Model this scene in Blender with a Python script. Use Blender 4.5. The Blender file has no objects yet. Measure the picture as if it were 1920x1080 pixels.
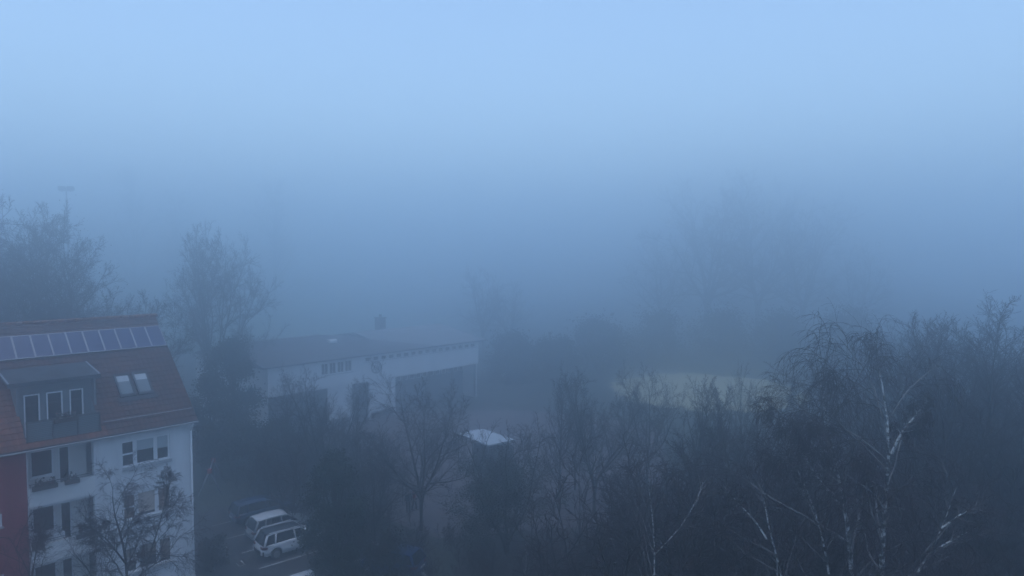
import bpy, bmesh, math, random
import numpy as np
R = math.radians
S = bpy.context.scene
COL = S.collection
PI = math.pi

# ------------------------------------------------------------------ camera maths (only used to read real positions off the view)
CAM_H, FOC, PITCH = 19.0, 1280.0, R(2.9)
def ray(x, y):
    a, b = (x - 960) / FOC, -(y - 540) / FOC
    c, s = math.cos(PITCH), math.sin(PITCH)
    return np.array([a, c + b * s, -s + b * c])
def at(x, y, Y):
    r = ray(x, y); return r * (Y / r[1]) + np.array([0, 0, CAM_H])
def gnd(x, y, z=0.0):
    r = ray(x, y); return r * ((z - CAM_H) / r[2]) + np.array([0, 0, CAM_H])

# ------------------------------------------------------------------ materials
def mat(name, col, rough=.85, var=0.0, scale=3.0, bump=0.0, metal=0.0, col2=None, spec=.4, detail=6, stretch=(1, 1, 1)):
    m = bpy.data.materials.new(name); m.use_nodes = True
    nt = m.node_tree; p = nt.nodes['Principled BSDF']
    p.inputs['Roughness'].default_value = rough; p.inputs['Metallic'].default_value = metal
    p.inputs['Specular IOR Level'].default_value = spec
    if var or col2:
        tc = nt.nodes.new('ShaderNodeTexCoord'); mp = nt.nodes.new('ShaderNodeMapping')
        mp.inputs['Scale'].default_value = stretch
        nz = nt.nodes.new('ShaderNodeTexNoise'); nz.inputs['Scale'].default_value = scale; nz.inputs['Detail'].default_value = detail
        nt.links.new(tc.outputs['Object'], mp.inputs[0]); nt.links.new(mp.outputs[0], nz.inputs['Vector'])
        rp = nt.nodes.new('ShaderNodeValToRGB')
        a = col if col2 else tuple(c * (1 - var) for c in col); b = col2 if col2 else tuple(min(1, c * (1 + var)) for c in col)
        rp.color_ramp.elements[0].position = .35; rp.color_ramp.elements[1].position = .65
        rp.color_ramp.elements[0].color = (*a, 1); rp.color_ramp.elements[1].color = (*b, 1)
        nt.links.new(nz.outputs['Fac'], rp.inputs[0]); nt.links.new(rp.outputs[0], p.inputs['Base Color'])
        if bump:
            bp = nt.nodes.new('ShaderNodeBump'); bp.inputs['Strength'].default_value = bump; bp.inputs['Distance'].default_value = .03
            nt.links.new(nz.outputs['Fac'], bp.inputs['Height']); nt.links.new(bp.outputs[0], p.inputs['Normal'])
    else:
        p.inputs['Base Color'].default_value = (*col, 1)
    return m
def birch_mat():
    m = mat('birch_bark', (.55, .54, .5), .8); nt = m.node_tree; p = nt.nodes['Principled BSDF']
    tc = nt.nodes.new('ShaderNodeTexCoord'); mp = nt.nodes.new('ShaderNodeMapping'); mp.inputs['Scale'].default_value = (2.2, 2.2, 7)
    nz = nt.nodes.new('ShaderNodeTexNoise'); nz.inputs['Scale'].default_value = 1.3; nz.inputs['Detail'].default_value = 5
    rp = nt.nodes.new('ShaderNodeValToRGB')
    e = rp.color_ramp.elements; e[0].position = .43; e[0].color = (.03, .028, .028, 1); e[1].position = .56; e[1].color = (.62, .62, .60, 1)
    nt.links.new(tc.outputs['Object'], mp.inputs[0]); nt.links.new(mp.outputs[0], nz.inputs['Vector'])
    nt.links.new(nz.outputs['Fac'], rp.inputs[0]); nt.links.new(rp.outputs[0], p.inputs['Base Color'])
    return m
M = {
 'bark': mat('bark', (.028, .027, .027), .95, .4, 5), 'bark_green': mat('bark_green', (.027, .034, .03), .95, .4, 5),
 'twig': mat('twig', (.028, .026, .028), .95, .3, 2), 'twig_red': mat('twig_red', (.038, .027, .032), .95, .3, 2),
 'birch': birch_mat(), 'birch_limb': mat('birch_limb', (.06, .05, .052), .85, 0, 1.2, col2=(.32, .31, .30), detail=4), 'ivy': mat('ivy', (.022, .036, .026), .6, .5, 1.2), 'yew': mat('yew', (.016, .026, .022), .7, .5, 1.0),
 'deadleaf': mat('deadleaf', (.045, .038, .034), .8, .4, 2), 'shrub': mat('shrub', (.026, .03, .026), .8, .5, 2),
 'render_white': mat('render_white', (.70, .70, .70), .9, .09, 1.3, stretch=(1.6, 1.6, .22), detail=9), 'render_red': mat('render_red', (.25, .045, .05), .9, .16, 1.2, stretch=(1.5, 1.5, .25), detail=9),
 'parapet': mat('parapet', (.74, .73, .71), .8, .04, 1.0), 'grey_wall': mat('grey_wall', (.17, .19, .2), .8, .08, 1.0),
 'tile': mat('tile', (.05, .027, .024), .85, .0, 1.6, col2=(.105, .045, .034), detail=10), 'tile_new': mat('tile_new', (.16, .058, .036), .85, .3, 2.2, detail=9),
 'frame': mat('frame', (.8, .8, .8), .4), 'glass': mat('glass', (.012, .014, .016), .08, spec=.5), 'blind': mat('blind', (.38, .42, .43), .8, .05, 2),
 'curtain': mat('curtain', (.22, .13, .09), .9, .3, 5, stretch=(1, 1, .1)), 'shutter': mat('shutter', (.2, .14, .1), .8, .1, 3), 'curtain_pale': mat('curtain_pale', (.5, .4, .33), .9, .1, 4),
 'lead': mat('lead', (.05, .06, .07), .75, .35, 1.5, spec=.25), 'dark_metal': mat('dark_metal', (.05, .055, .06), .5, .1, 3), 'zinc': mat('zinc', (.42, .43, .44), .5, .1, 2),
 'pv': mat('pv', (.04, .055, .13), .2, .08, 4, spec=.5), 'alu': mat('alu', (.36, .38, .42), .4, metal=.5), 'screen': mat('screen', (.14, .18, .19), .6, .12, 3, stretch=(.3, 1, 6)),
 'planter': mat('planter', (.05, .035, .03), .8, .2, 4), 'sky_blind': mat('sky_blind', (.42, .46, .48), .7), 'sky_screen': mat('sky_screen', (.16, .2, .22), .6), 'soil': mat('soil', (.03, .025, .02), .95), 'flower': mat('flower', (.25, .08, .08), .8, .4, 6), 'plastic_white': mat('plastic_white', (.75, .75, .75), .4),
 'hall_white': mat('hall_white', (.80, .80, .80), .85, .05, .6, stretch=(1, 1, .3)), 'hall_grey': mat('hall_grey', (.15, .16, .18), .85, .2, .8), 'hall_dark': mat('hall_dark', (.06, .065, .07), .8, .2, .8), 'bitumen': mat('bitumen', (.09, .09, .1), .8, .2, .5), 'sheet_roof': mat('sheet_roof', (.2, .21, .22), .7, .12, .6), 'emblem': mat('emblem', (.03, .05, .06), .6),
 'car_white': mat('car_white', (.75, .76, .77), .2, spec=.6), 'car_silver': mat('car_silver', (.27, .30, .31), .3, spec=.5), 'car_blue': mat('car_blue', (.03, .06, .12), .25, spec=.6), 'car_bright_blue': mat('car_bright_blue', (.018, .055, .14), .4, spec=.4),
 'tyre': mat('tyre', (.02, .02, .02), .9), 'rim': mat('rim', (.3, .3, .31), .4, metal=.6), 'black_trim': mat('black_trim', (.015, .015, .016), .5), 'red_lamp': mat('red_lamp', (.2, .015, .02), .25), 'lamp_clear': mat('lamp_clear', (.6, .6, .6), .15), 'plate': mat('plate', (.6, .6, .58), .5), 'chrome': mat('chrome', (.7, .7, .7), .2, metal=.9), 'rail_dark': mat('rail_dark', (.02, .022, .026), .25, spec=.6),
 'asphalt': mat('asphalt', (.045, .046, .05), .85, .25, .9, detail=10), 'yard': mat('yard', (.13, .112, .118), .9, .2, .35, detail=10), 'grass': mat('grass', (.032, .044, .036), .95, 0, .25, col2=(.052, .064, .056), detail=10), 'litter': mat('litter', (.026, .026, .026), .95, 0, .5, col2=(.05, .046, .044), detail=10),
 'pitch': mat('pitch', (.08, .14, .06), .95, .15, .1, detail=8), 'sand': mat('sand', (.45, .4, .27), .95, .12, .2, detail=8), 'paint': mat('paint', (.42, .42, .41), .85, .35, 2.5, detail=9),
 'skin': mat('skin', (.5, .32, .25), .6), 'jacket_red': mat('jacket_red', (.32, .035, .04), .8, .1, 8), 'jacket_teal': mat('jacket_teal', (.03, .09, .1), .8, .1, 8), 'trousers': mat('trousers', (.03, .032, .045), .85), 'hair': mat('hair', (.04, .028, .02), .8), 'eye': mat('eye', (.02, .02, .02), .3), 'pole': mat('pole', (.16, .17, .18), .6, metal=.3), 'red_paint': mat('red_paint', (.35, .04, .04), .6), 'pale_sheet': mat('pale_sheet', (.55, .60, .64), .4, .08, 1),
}

# ------------------------------------------------------------------ object helpers
def tag(o, label=None, cat=None, group=None, kind=None):
    if label: o['label'] = label
    if cat: o['category'] = cat
    if group: o['group'] = group
    if kind: o['kind'] = kind
    return o
def empty(name, loc=(0, 0, 0), rz=0.0, label=None, cat=None, group=None):
    o = bpy.data.objects.new(name, None); o.location = loc; o.rotation_euler = (0, 0, rz); o.empty_display_size = .3
    COL.objects.link(o); return tag(o, label, cat, group)
def link(name, me, mats, parent=None):
    for m in mats: me.materials.append(m)
    o = bpy.data.objects.new(name, me); COL.objects.link(o)
    if parent is not None: o.parent = parent
    return o
def np_mesh(name, V, F, smooth=False, mi=None):
    V = np.asarray(V, dtype=np.float32); F = np.asarray(F, dtype=np.int32)
    me = bpy.data.meshes.new(name); n, k = F.shape
    me.vertices.add(len(V)); me.vertices.foreach_set('co', V.ravel())
    me.loops.add(n * k); me.loops.foreach_set('vertex_index', F.ravel())
    me.polygons.add(n); me.polygons.foreach_set('loop_start', np.arange(0, n * k, k, dtype=np.int32))
    me.polygons.foreach_set('use_smooth', np.full(n, smooth))
    if mi is not None: me.polygons.foreach_set('material_index', np.asarray(mi, dtype=np.int32))
    me.update(calc_edges=True); return me
def copy_tree(o, parent=None):
    c = o.copy(); COL.objects.link(c); c.parent = parent
    for ch in list(o.children): copy_tree(ch, c)
    return c

class MB:
    def __init__(s): s.v = []; s.f = []; s.m = []; s.sm = []
    def poly(s, pts, mi=0, sm=False):
        b = len(s.v); s.v += [tuple(p) for p in pts]; s.f.append(tuple(range(b, b + len(pts)))); s.m.append(mi); s.sm.append(sm); return s
    def box(s, x0, x1, y0, y1, z0, z1, mi=0):
        if x0 > x1: x0, x1 = x1, x0
        if y0 > y1: y0, y1 = y1, y0
        if z0 > z1: z0, z1 = z1, z0
        b = len(s.v); s.v += [(x, y, z) for z in (z0, z1) for y in (y0, y1) for x in (x0, x1)]
        for f in ((0, 2, 3, 1), (4, 5, 7, 6), (0, 1, 5, 4), (2, 6, 7, 3), (0, 4, 6, 2), (1, 3, 7, 5)):
            s.f.append(tuple(b + i for i in f)); s.m.append(mi); s.sm.append(False)
        return s
    def tube(s, p0, p1, r0, r1=None, n=8, mi=0, sm=True):
        r1 = r0 if r1 is None else r1
        p0 = np.array(p0, float); p1 = np.array(p1, float); d = p1 - p0; d /= max(1e-9, np.linalg.norm(d))
        a = np.cross(d, [0, 0, 1] if abs(d[2]) < .9 else [1, 0, 0]); a /= np.linalg.norm(a); c = np.cross(d, a)
        b = len(s.v)
        for p, r in ((p0, r0), (p1, r1)):
            for k in range(n):
                t = 2 * PI * (k + .5) / n; s.v.append(tuple(p + r * (math.cos(t) * a + math.sin(t) * c)))
        for k in range(n):
            s.f.append((b + k, b + (k + 1) % n, b + n + (k + 1) % n, b + n + k)); s.m.append(mi); s.sm.append(sm)
        s.f.append(tuple(b + k for k in reversed(range(n)))); s.f.append(tuple(b + n + k for k in range(n))); s.m += [mi, mi]; s.sm += [False, False]
        return s
    def prism(s, pts, axis, a0, a1, mi=0):
        # pts: 2-D polygon; axis: which coordinate is extruded from a0 to a1
        def P(p, a): return (a, p[0], p[1]) if axis == 0 else (p[0], a, p[1]) if axis == 1 else (p[0], p[1], a)
        b = len(s.v); n = len(pts)
        s.v += [P(p, a0) for p in pts] + [P(p, a1) for p in pts]
        s.f.append(tuple(b + i for i in range(n))); s.f.append(tuple(b + n + i for i in reversed(range(n))))
        for i in range(n): s.f.append((b + i, b + n + i, b + n + (i + 1) % n, b + (i + 1) % n))
        s.m += [mi] * (n + 2); s.sm += [False] * (n + 2); return s
    def grid(s, G, mi=0, sm=True, closed=False):
        # G: list of rows of points
        b = len(s.v); nr, nc = len(G), len(G[0])
        for r in G: s.v += [tuple(p) for p in r]
        for i in range(nr - 1):
            for j in range(nc if closed else nc - 1):
                k = (j + 1) % nc
                s.f.append((b + i * nc + j, b + i * nc + k, b + (i + 1) * nc + k, b + (i + 1) * nc + j)); s.m.append(mi); s.sm.append(sm)
        return s
    def build(s, name, mats, parent=None, bevel=0):
        me = bpy.data.meshes.new(name); me.from_pydata(s.v, [], s.f)
        me.polygons.foreach_set('material_index', s.m); me.polygons.foreach_set('use_smooth', s.sm)
        bm = bmesh.new(); bm.from_mesh(me); bmesh.ops.recalc_face_normals(bm, faces=bm.faces); bm.to_mesh(me); bm.free()
        o = link(name, me, mats if isinstance(mats, (list, tuple)) else [mats], parent)
        if bevel:
            md = o.modifiers.new('bevel', 'BEVEL'); md.width = bevel; md.segments = 2; md.limit_method = 'ANGLE'
        return o
def wall_holes(mb, u0, u1, z0, z1, v0, v1, holes, mi=0):
    us = sorted({u0, u1, *[h[0] for h in holes], *[h[1] for h in holes]}); zs = sorted({z0, z1, *[h[2] for h in holes], *[h[3] for h in holes]})
    us = [u for u in us if u0 <= u <= u1]; zs = [z for z in zs if z0 <= z <= z1]
    for i in range(len(us) - 1):
        run = None
        for j in range(len(zs) - 1):
            cu, cz = (us[i] + us[i + 1]) / 2, (zs[j] + zs[j + 1]) / 2
            inside = any(h[0] < cu < h[1] and h[2] < cz < h[3] for h in holes)
            if not inside:
                run = (run[0] if run else zs[j], zs[j + 1])
            if inside or j == len(zs) - 2:
                if run: mb.box(us[i], us[i + 1], v0, v1, run[0], run[1], mi)
                run = None

# ------------------------------------------------------------------ leaves and trees
def leaf_quads(C, rng, size, flat=0.0):
    n = len(C); a = rng.normal(size=(n, 3)); a /= np.linalg.norm(a, axis=1, keepdims=True)
    b = rng.normal(size=(n, 3)); b -= (a * b).sum(1, keepdims=True) * a; b /= np.linalg.norm(b, axis=1, keepdims=True)
    s = size * rng.uniform(.6, 1.3, (n, 1)); a = a * s; b = b * s * .6
    V = np.stack([C - a, C + b, C + a, C - b], 1).reshape(-1, 3)
    F = np.arange(4 * n).reshape(n, 4); return V, F
def tubes(P, Rr, m):
    N, K, _ = P.shape
    T = np.gradient(P, axis=1); T /= np.maximum(1e-9, np.linalg.norm(T, axis=2, keepdims=True))
    ref = np.where(np.abs(T[..., 2:3]) < .9, np.array([0, 0, 1.]), np.array([1., 0, 0]))
    A = np.cross(T, ref); A /= np.maximum(1e-9, np.linalg.norm(A, axis=2, keepdims=True)); B = np.cross(T, A)
    th = 2 * PI * np.arange(m) / m
    V = P[:, :, None, :] + Rr[:, :, None, None] * (np.cos(th)[None, None, :, None] * A[:, :, None, :] + np.sin(th)[None, None, :, None] * B[:, :, None, :])
    idx = np.arange(N * K * m).reshape(N, K, m)
    a = idx[:, :-1, :]; b = np.roll(a, -1, 2); d = idx[:, 1:, :]; c = np.roll(d, -1, 2)
    return V.reshape(-1, 3), np.stack([a, b, c, d], -1).reshape(-1, 4)
def join(parts):
    Vs, Fs, o = [], [], 0
    for V, F in parts: Vs.append(V); Fs.append(F + o); o += len(V)
    return np.concatenate(Vs), np.concatenate(Fs)
def kids(rng, P, Rr, n, t0, t1, ang, length, fall, K, trop, wob, rfrac, rmin, lc=.012, azc=None):
    N, Kp, _ = P.shape
    t = t0 + (t1 - t0) * (np.arange(n)[None] + rng.random((N, n))) / n; t = np.clip(t, 0, .999)
    x = t * (Kp - 1); i = np.minimum(x.astype(int), Kp - 2); f = (x - i)[..., None]; rows = np.arange(N)[:, None]
    pos = P[rows, i] * (1 - f) + P[rows, i + 1] * f; tan = P[rows, i + 1] - P[rows, i]; tan /= np.maximum(1e-9, np.linalg.norm(tan, axis=2, keepdims=True))
    rad = Rr[rows, i] * (1 - f[..., 0]) + Rr[rows, i + 1] * f[..., 0]
    plen = np.linalg.norm(np.diff(P, axis=1), axis=2).sum(1)[:, None]
    a = rng.normal(size=(N, n, 3)); a -= (a * tan).sum(2, keepdims=True) * tan; a /= np.linalg.norm(a, axis=2, keepdims=True)
    an = np.radians(ang[0] + (ang[1] - ang[0]) * (t - t0) / max(1e-6, t1 - t0) + rng.normal(size=t.shape) * ang[2])[..., None]
    d = tan * np.cos(an) + a * np.sin(an)
    L = plen * length * (fall(t) if callable(fall) else 1 - fall * t) * rng.uniform(.65, 1.25, t.shape)
    pos = pos.reshape(-1, 3); d = d.reshape(-1, 3); L = L.reshape(-1); rad = rad.reshape(-1)
    pts = [pos]; p = pos
    for k in range(K - 1):
        d = d + np.array([0, 0, trop]) + wob * rng.normal(size=d.shape); d /= np.linalg.norm(d, axis=1, keepdims=True)
        p = p + d * (L / (K - 1))[:, None]; pts.append(p)
    Pn = np.stack(pts, 1); r0 = np.maximum(rmin, np.minimum(rad * rfrac, L * lc + rmin))
    Rn = r0[:, None] * (1 - np.linspace(0, 1, K)[None]) + rmin * .6 * np.linspace(0, 1, K)[None]
    return Pn, np.maximum(Rn, rmin * .5)
def path(pts, K):
    pts = np.array(pts, float); s = np.concatenate([[0], np.cumsum(np.linalg.norm(np.diff(pts, axis=0), axis=1))]); t = np.linspace(0, s[-1], K)
    # smooth (Catmull-like) through linear resample + box filter
    q = np.stack([np.interp(t, s, pts[:, k]) for k in range(3)], 1)
    for _ in range(2): q[1:-1] = .25 * q[:-2] + .5 * q[1:-1] + .25 * q[2:]
    return q
SPEC = {
 'arching': dict(stems=(1, 0, 0, 0), r=.012, lv=[(15, .25, (48, 26, 9), .36, lambda t: .25 + .85 * np.sqrt(np.maximum(0, 1 - t)), 10, .03, .10), (7, .2, (46, 34, 12), .5, .35, 7, -.03, .13), (7, .12, (46, 34, 14), .62, .3, 6, -.11, .13), (4, .1, (40, 32, 14), .6, .2, 4, -.12, .12)]),
 # stems: (count, lean, crotch height share, base spread); levels: n, t0, angle(base,top,sd), length, fall, K, trop, wob
 'spreading': dict(stems=(1, 0, 0, 0), r=.017, lv=[(24, .2, (68, 26, 9), .50, lambda t: .35 + .9 * np.sqrt(np.maximum(0, 1 - t)), 10, .055, .11), (8, .18, (50, 36, 12), .5, .45, 6, .04, .14), (7, .12, (46, 35, 14), .48, .4, 4, .03, .15), (5, .1, (42, 32, 16), .55, .3, 3, .02, .15)]),
 'field': dict(stems=(6, .62, .24, 0), r=.019, lv=[(9, .3, (58, 28, 10), .42, lambda t: .4 + .85 * np.sqrt(np.maximum(0, 1 - t)), 9, .045, .12), (8, .16, (50, 36, 12), .5, .45, 6, .035, .14), (7, .12, (46, 35, 14), .48, .4, 4, .025, .16), (5, .1, (42, 32, 16), .55, .3, 3, .02, .16)]),
 'upright': dict(stems=(1, 0, 0, 0), r=.014, lv=[(28, .15, (46, 20, 8), .36, lambda t: .3 + .9 * np.sqrt(np.maximum(0, 1 - t)), 8, .08, .09), (8, .15, (40, 30, 10), .45, .45, 5, .06, .12), (7, .1, (40, 30, 13), .45, .4, 4, .04, .14), (5, .1, (38, 30, 15), .5, .3, 3, .02, .14)]),
 'fan': dict(stems=(26, .95, .12, .014), r=.0125, lv=[(13, .2, (32, 24, 8), .26, lambda t: .62 + .55 * np.sqrt(np.maximum(0, 1 - t)), 8, .03, .07), (10, .12, (38, 28, 10), .42, .4, 5, .04, .1), (7, .1, (38, 30, 12), .45, .4, 4, .04, .12), (5, .1, (38, 30, 14), .5, .3, 3, .02, .13)]),
 'multi': dict(stems=(5, .55, .05, .01), r=.012, lv=[(10, .15, (62, 28, 10), .38, lambda t: .4 + .85 * np.sqrt(np.maximum(0, 1 - t)), 9, .04, .12), (7, .15, (48, 34, 12), .5, .4, 5, .03, .14), (7, .1, (44, 33, 14), .48, .4, 4, .02, .16), (5, .1, (40, 30, 16), .55, .3, 3, .02, .16)]),
 'thicket': dict(stems=(22, .45, .0, .34), r=.006, lv=[(8, .1, (48, 26, 11), .42, lambda t: .45 + .6 * (1 - t), 6, .03, .14), (7, .12, (46, 32, 14), .5, .4, 5, .02, .16), (6, .1, (44, 32, 16), .5, .4, 4, .0, .18)]),
 'weeping': dict(stems=(1, 0, 0, 0), r=.012, lv=[(17, .3, (56, 30, 9), .36, lambda t: .2 + .9 * np.sqrt(np.maximum(0, 1 - t)), 10, -.01, .09), (7, .25, (48, 38, 12), .5, .3, 8, -.09, .1), (8, .15, (50, 38, 14), .95, .25, 8, -.26, .07), (3, .1, (36, 28, 12), .6, .2, 5, -.25, .06)]),
}
def grow(seed, H, kind, paths=None, dens=1.0, twig=.0048, r=None, wide=1.0):
    rng = np.random.default_rng(seed); sp = SPEC[kind]; r = (r or sp['r']) * H
    K0 = 14
    if paths is not None:
        stems = [path(p, K0) for p in paths]
        radii = [r] + [r * .33] * (len(stems) - 1)
    else:
        n, lean, crotch, bs = sp['stems']; stems = []; radii = []
        for k in range(n):
            az = 2 * PI * (k + rng.random() * .7) / n; le = lean * rng.uniform(.25, 1.1) if n > 1 else .0
            h = H * (1 if n == 1 else rng.uniform(.9, 1.0) * (1 - .42 * (le / (1.1 * lean)) ** 2)); d = np.array([math.cos(az), math.sin(az), 0])
            zc = crotch * H; b0 = rng.normal(size=2) * bs * H; b0 = np.array([b0[0], b0[1], 0])
            pts = [b0 + [0, 0, -.15]] + ([b0 + [0, 0, zc]] if zc > .3 else [b0 + d * .1 + [0, 0, .1]])
            for s in (.35, .6, .8, 1.0):
                z = zc + (h - zc) * s; pts.append(b0 + d * le * H * (s ** .75) * .62 + np.array([rng.normal() * .015 * H, rng.normal() * .015 * H, z]))
            stems.append(path(pts, K0)); radii.append(r if n == 1 else r * rng.uniform(.5, .8))
    P = np.stack(stems); tt = np.linspace(0, 1, K0)
    Rr = np.stack([q * (1 - tt) ** .8 + .007 for q in radii]); Rr[:, 0] *= 1.25
    trunk = [tubes(P, Rr, 9)]; crown = []; ends = []
    for li, (n, t0, ang, ln, fall, K, trop, wob) in enumerate(sp['lv']):
        n = max(3, int(round(n * (dens if li else 1))))
        ln2 = ln * (wide if li == 0 else 1)
        P, Rr = kids(rng, P, Rr, n, t0 if li == 0 else t0, .98, ang, ln2, fall, K, trop, wob, .62, max(twig, twig * (3.0 - .9 * li)))
        (trunk if li == 0 else crown).append(tubes(P, Rr, (6, 4, 3, 3)[li])); ends.append(P[:, -1])
    return trunk, crown, ends, rng
def tree_meshes(name, seed, H, kind, leaves=None, **kw):
    trunk, crown, ends, rng = grow(seed, H, kind, **kw)
    t = np_mesh(name + '_trunk', *join(trunk), smooth=True)
    V, F = join(crown); mi = np.zeros(len(F), int)
    if leaves:
        n, size, spread = leaves; E = np.concatenate(ends[-2:]); C = E[rng.integers(0, len(E), n)] + rng.normal(size=(n, 3)) * spread
        LV, LF = leaf_quads(C, rng, size); mi = np.concatenate([mi, np.ones(len(LF), int)]); V, F = join([(V, F), (LV, LF)])
    return t, np_mesh(name + '_crown', V, F, smooth=False, mi=mi)
def put_tree(name, meshes, mats, loc, rz, scale, label, cat='tree', group=None):
    e = empty(name, loc, rz, label, cat, group); e.scale = scale if hasattr(scale, '__len__') else (scale,) * 3
    for nm, me, ms in (('trunk', meshes[0], mats[0]), ('crown', meshes[1], mats[1])):
        if not me.materials:
            for m in ms: me.materials.append(m)
        o = bpy.data.objects.new(nm, me); COL.objects.link(o); o.parent = e
    return e
def tree_spot(x, ytop, Y):
    p = at(x, ytop, Y); return (p[0], p[1], 0.0), p[2]
def evergreen(name, seed, loc, H, rad, n, size, label, material, shape='oval', cat='tree', trunk_mat='bark', group=None, lobes=26):
    rng = np.random.default_rng(seed); e = empty(name, loc, rng.random() * 6, label, cat, group)
    tr = MB(); tr.tube((0, 0, -.1), (.05, .03, H * .5), .03 * H * .5 + .04, .05, 8)
    C = []
    for k in range(lobes):
        h = rng.uniform(.06, .95); w = {'oval': math.sin(PI * min(1, .12 + .88 * h)) ** .6, 'cone': (1 - h) * 1.05 + .05, 'bush': math.sqrt(max(.05, 1 - h * h))}[shape] * rad
        az = rng.random() * 2 * PI; rr = w * math.sqrt(rng.random()) * .85; c = np.array([rr * math.cos(az), rr * math.sin(az), h * H])
        tr.tube((.03, .02, max(.1, h * H * .55)), c, .03 + .004 * H, .012, 5)
        s = (.24 + .2 * rng.random()) * rad * (.6 if shape == 'cone' and h > .6 else 1); d = rng.normal(size=(n // lobes, 3)); d /= np.linalg.norm(d, axis=1, keepdims=True)
        C.append(c + d * s * np.abs(rng.normal(.62, .38, (len(d), 1))) * np.array([1, 1, .85]))
    C = np.concatenate(C); C[:, 2] = np.maximum(C[:, 2], .05)
    tr.build('trunk', M[trunk_mat], e)
    V, F = leaf_quads(C, rng, size); link('crown', np_mesh('crown', V, F), [M[material]], e); return e

# ------------------------------------------------------------------ setting
def sheet(name, pts, z, m, label=None):
    mb = MB(); mb.poly([(p[0], p[1], z) for p in pts]); o = mb.build(name, m); return tag(o, label, None, None, 'structure')
sheet('ground', [(-900, -900), (900, -900), (900, 900), (-900, 900)], 0, M['grass'], 'dark winter grass and leaf litter ground')
def blob(cx, cy, rx, ry, rot, n=40, seed=1, amp=.06):
    rng = random.Random(seed); ph = [rng.random() * 6 for _ in range(4)]; out = []
    for k in range(n):
        t = 2 * PI * k / n; s = 1 + amp * sum(math.sin((i + 2) * t + ph[i]) for i in range(4)) / 2
        x, y = rx * s * math.cos(t), ry * s * math.sin(t); out.append((cx + x * math.cos(rot) - y * math.sin(rot), cy + x * math.sin(rot) + y * math.cos(rot)))
    return out
sheet('woodland_floor', blob(24, 40, 26, 22, .3, seed=4), .004, M['litter'], 'dark leaf litter under the trees')
sheet('playing_field', [(-75, 118), (-6, 190), (-75, 260), (-150, 190)], .004, M['pitch'], 'pale green playing field behind the hall')
def sand_mat():
    m = mat('sand_worn', (.42, .38, .22), .95); nt = m.node_tree; p = nt.nodes['Principled BSDF']; L = nt.links.new
    tc = nt.nodes.new('ShaderNodeTexCoord'); mp = nt.nodes.new('ShaderNodeMapping'); mp.inputs['Location'].default_value = (-27 / 18.5, -94 / 18.5, 0); mp.inputs['Scale'].default_value = (1 / 18.5, 1 / 18.5, 0)
    ln = nt.nodes.new('ShaderNodeVectorMath'); ln.operation = 'LENGTH'; nz = nt.nodes.new('ShaderNodeTexNoise'); nz.inputs['Scale'].default_value = .35; nz.inputs['Detail'].default_value = 9
    md = nt.nodes.new('ShaderNodeMath'); md.operation = 'MULTIPLY_ADD'; md.inputs[1].default_value = .55; rp = nt.nodes.new('ShaderNodeValToRGB'); e = rp.color_ramp.elements
    e[0].position = .95; e[0].color = (.48, .44, .26, 1); e[1].position = 1.22; e[1].color = (.04, .052, .044, 1)
    L(tc.outputs['Object'], mp.inputs[0]); L(mp.outputs[0], ln.inputs[0]); L(tc.outputs['Object'], nz.inputs['Vector']); L(nz.outputs['Fac'], md.inputs[0]); L(ln.outputs['Value'], md.inputs[2]); L(md.outputs[0], rp.inputs[0]); L(rp.outputs[0], p.inputs['Base Color']); return m
sheet('sand_pitch', blob(27, 94, 18.5, 18.5, .5, 48, 7, .05), .008, sand_mat(), 'pale yellow sand pitch beyond the trees')
yard = [gnd(*p) for p in ((560, 800), (760, 770), (1010, 770), (1240, 800), (1250, 900), (1130, 985), (820, 1010), (690, 960), (640, 860))]
sheet('school_yard', yard, .010, M['yard'], 'reddish grey paved yard between the trees and the hall')
DL = np.array([math.sin(R(49)), math.cos(R(49))]); DN = np.array([math.cos(R(49)), -math.sin(R(49))])   # along a parking bay / across the bays
B0 = np.array([-18.45, 45.05])                                         # middle of the first painted line
def lot(a, b): return tuple(B0 + DL * a + DN * b)
sheet('parking_lot', [lot(-7, -6), lot(6.2, -6), lot(6.2, 22), lot(-7, 22)], .012, M['asphalt'], 'dark asphalt parking lot beside the apartment building')
mk = MB()
def strip(mb, a0, a1, b0, b1, z):
    mb.poly([(*lot(a0, b0), z), (*lot(a1, b0), z), (*lot(a1, b1), z), (*lot(a0, b1), z)])
for k in range(-1, 7): strip(mk, -.75, 4.6, 2.86 * k - .06, 2.86 * k + .06, .017)
for k in range(0, 6):
    b = 2.86 * k + 1.43
    for (da, db, la, lb) in ((-1.2, -.35, .06, .5), (-1.55, -.2, .06, .5), (-1.5, .3, .35, .06)): strip(mk, da, da + la, b + db, b + db + lb, .017)
tag(mk.build('road_marking', M['paint']), 'white painted parking bay lines and small bay marks', None, None, 'structure')
kb = MB()
for a0, a1, b0, b1 in ((6.2, 6.35, -6, 22),): kb.prism([lot(a0, b0), lot(a1, b0), lot(a1, b1), lot(a0, b1)], 2, -.05, .13)
tag(kb.build('kerb', M['zinc']), 'grey kerb along the parking lot', None, None, 'structure')

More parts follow.
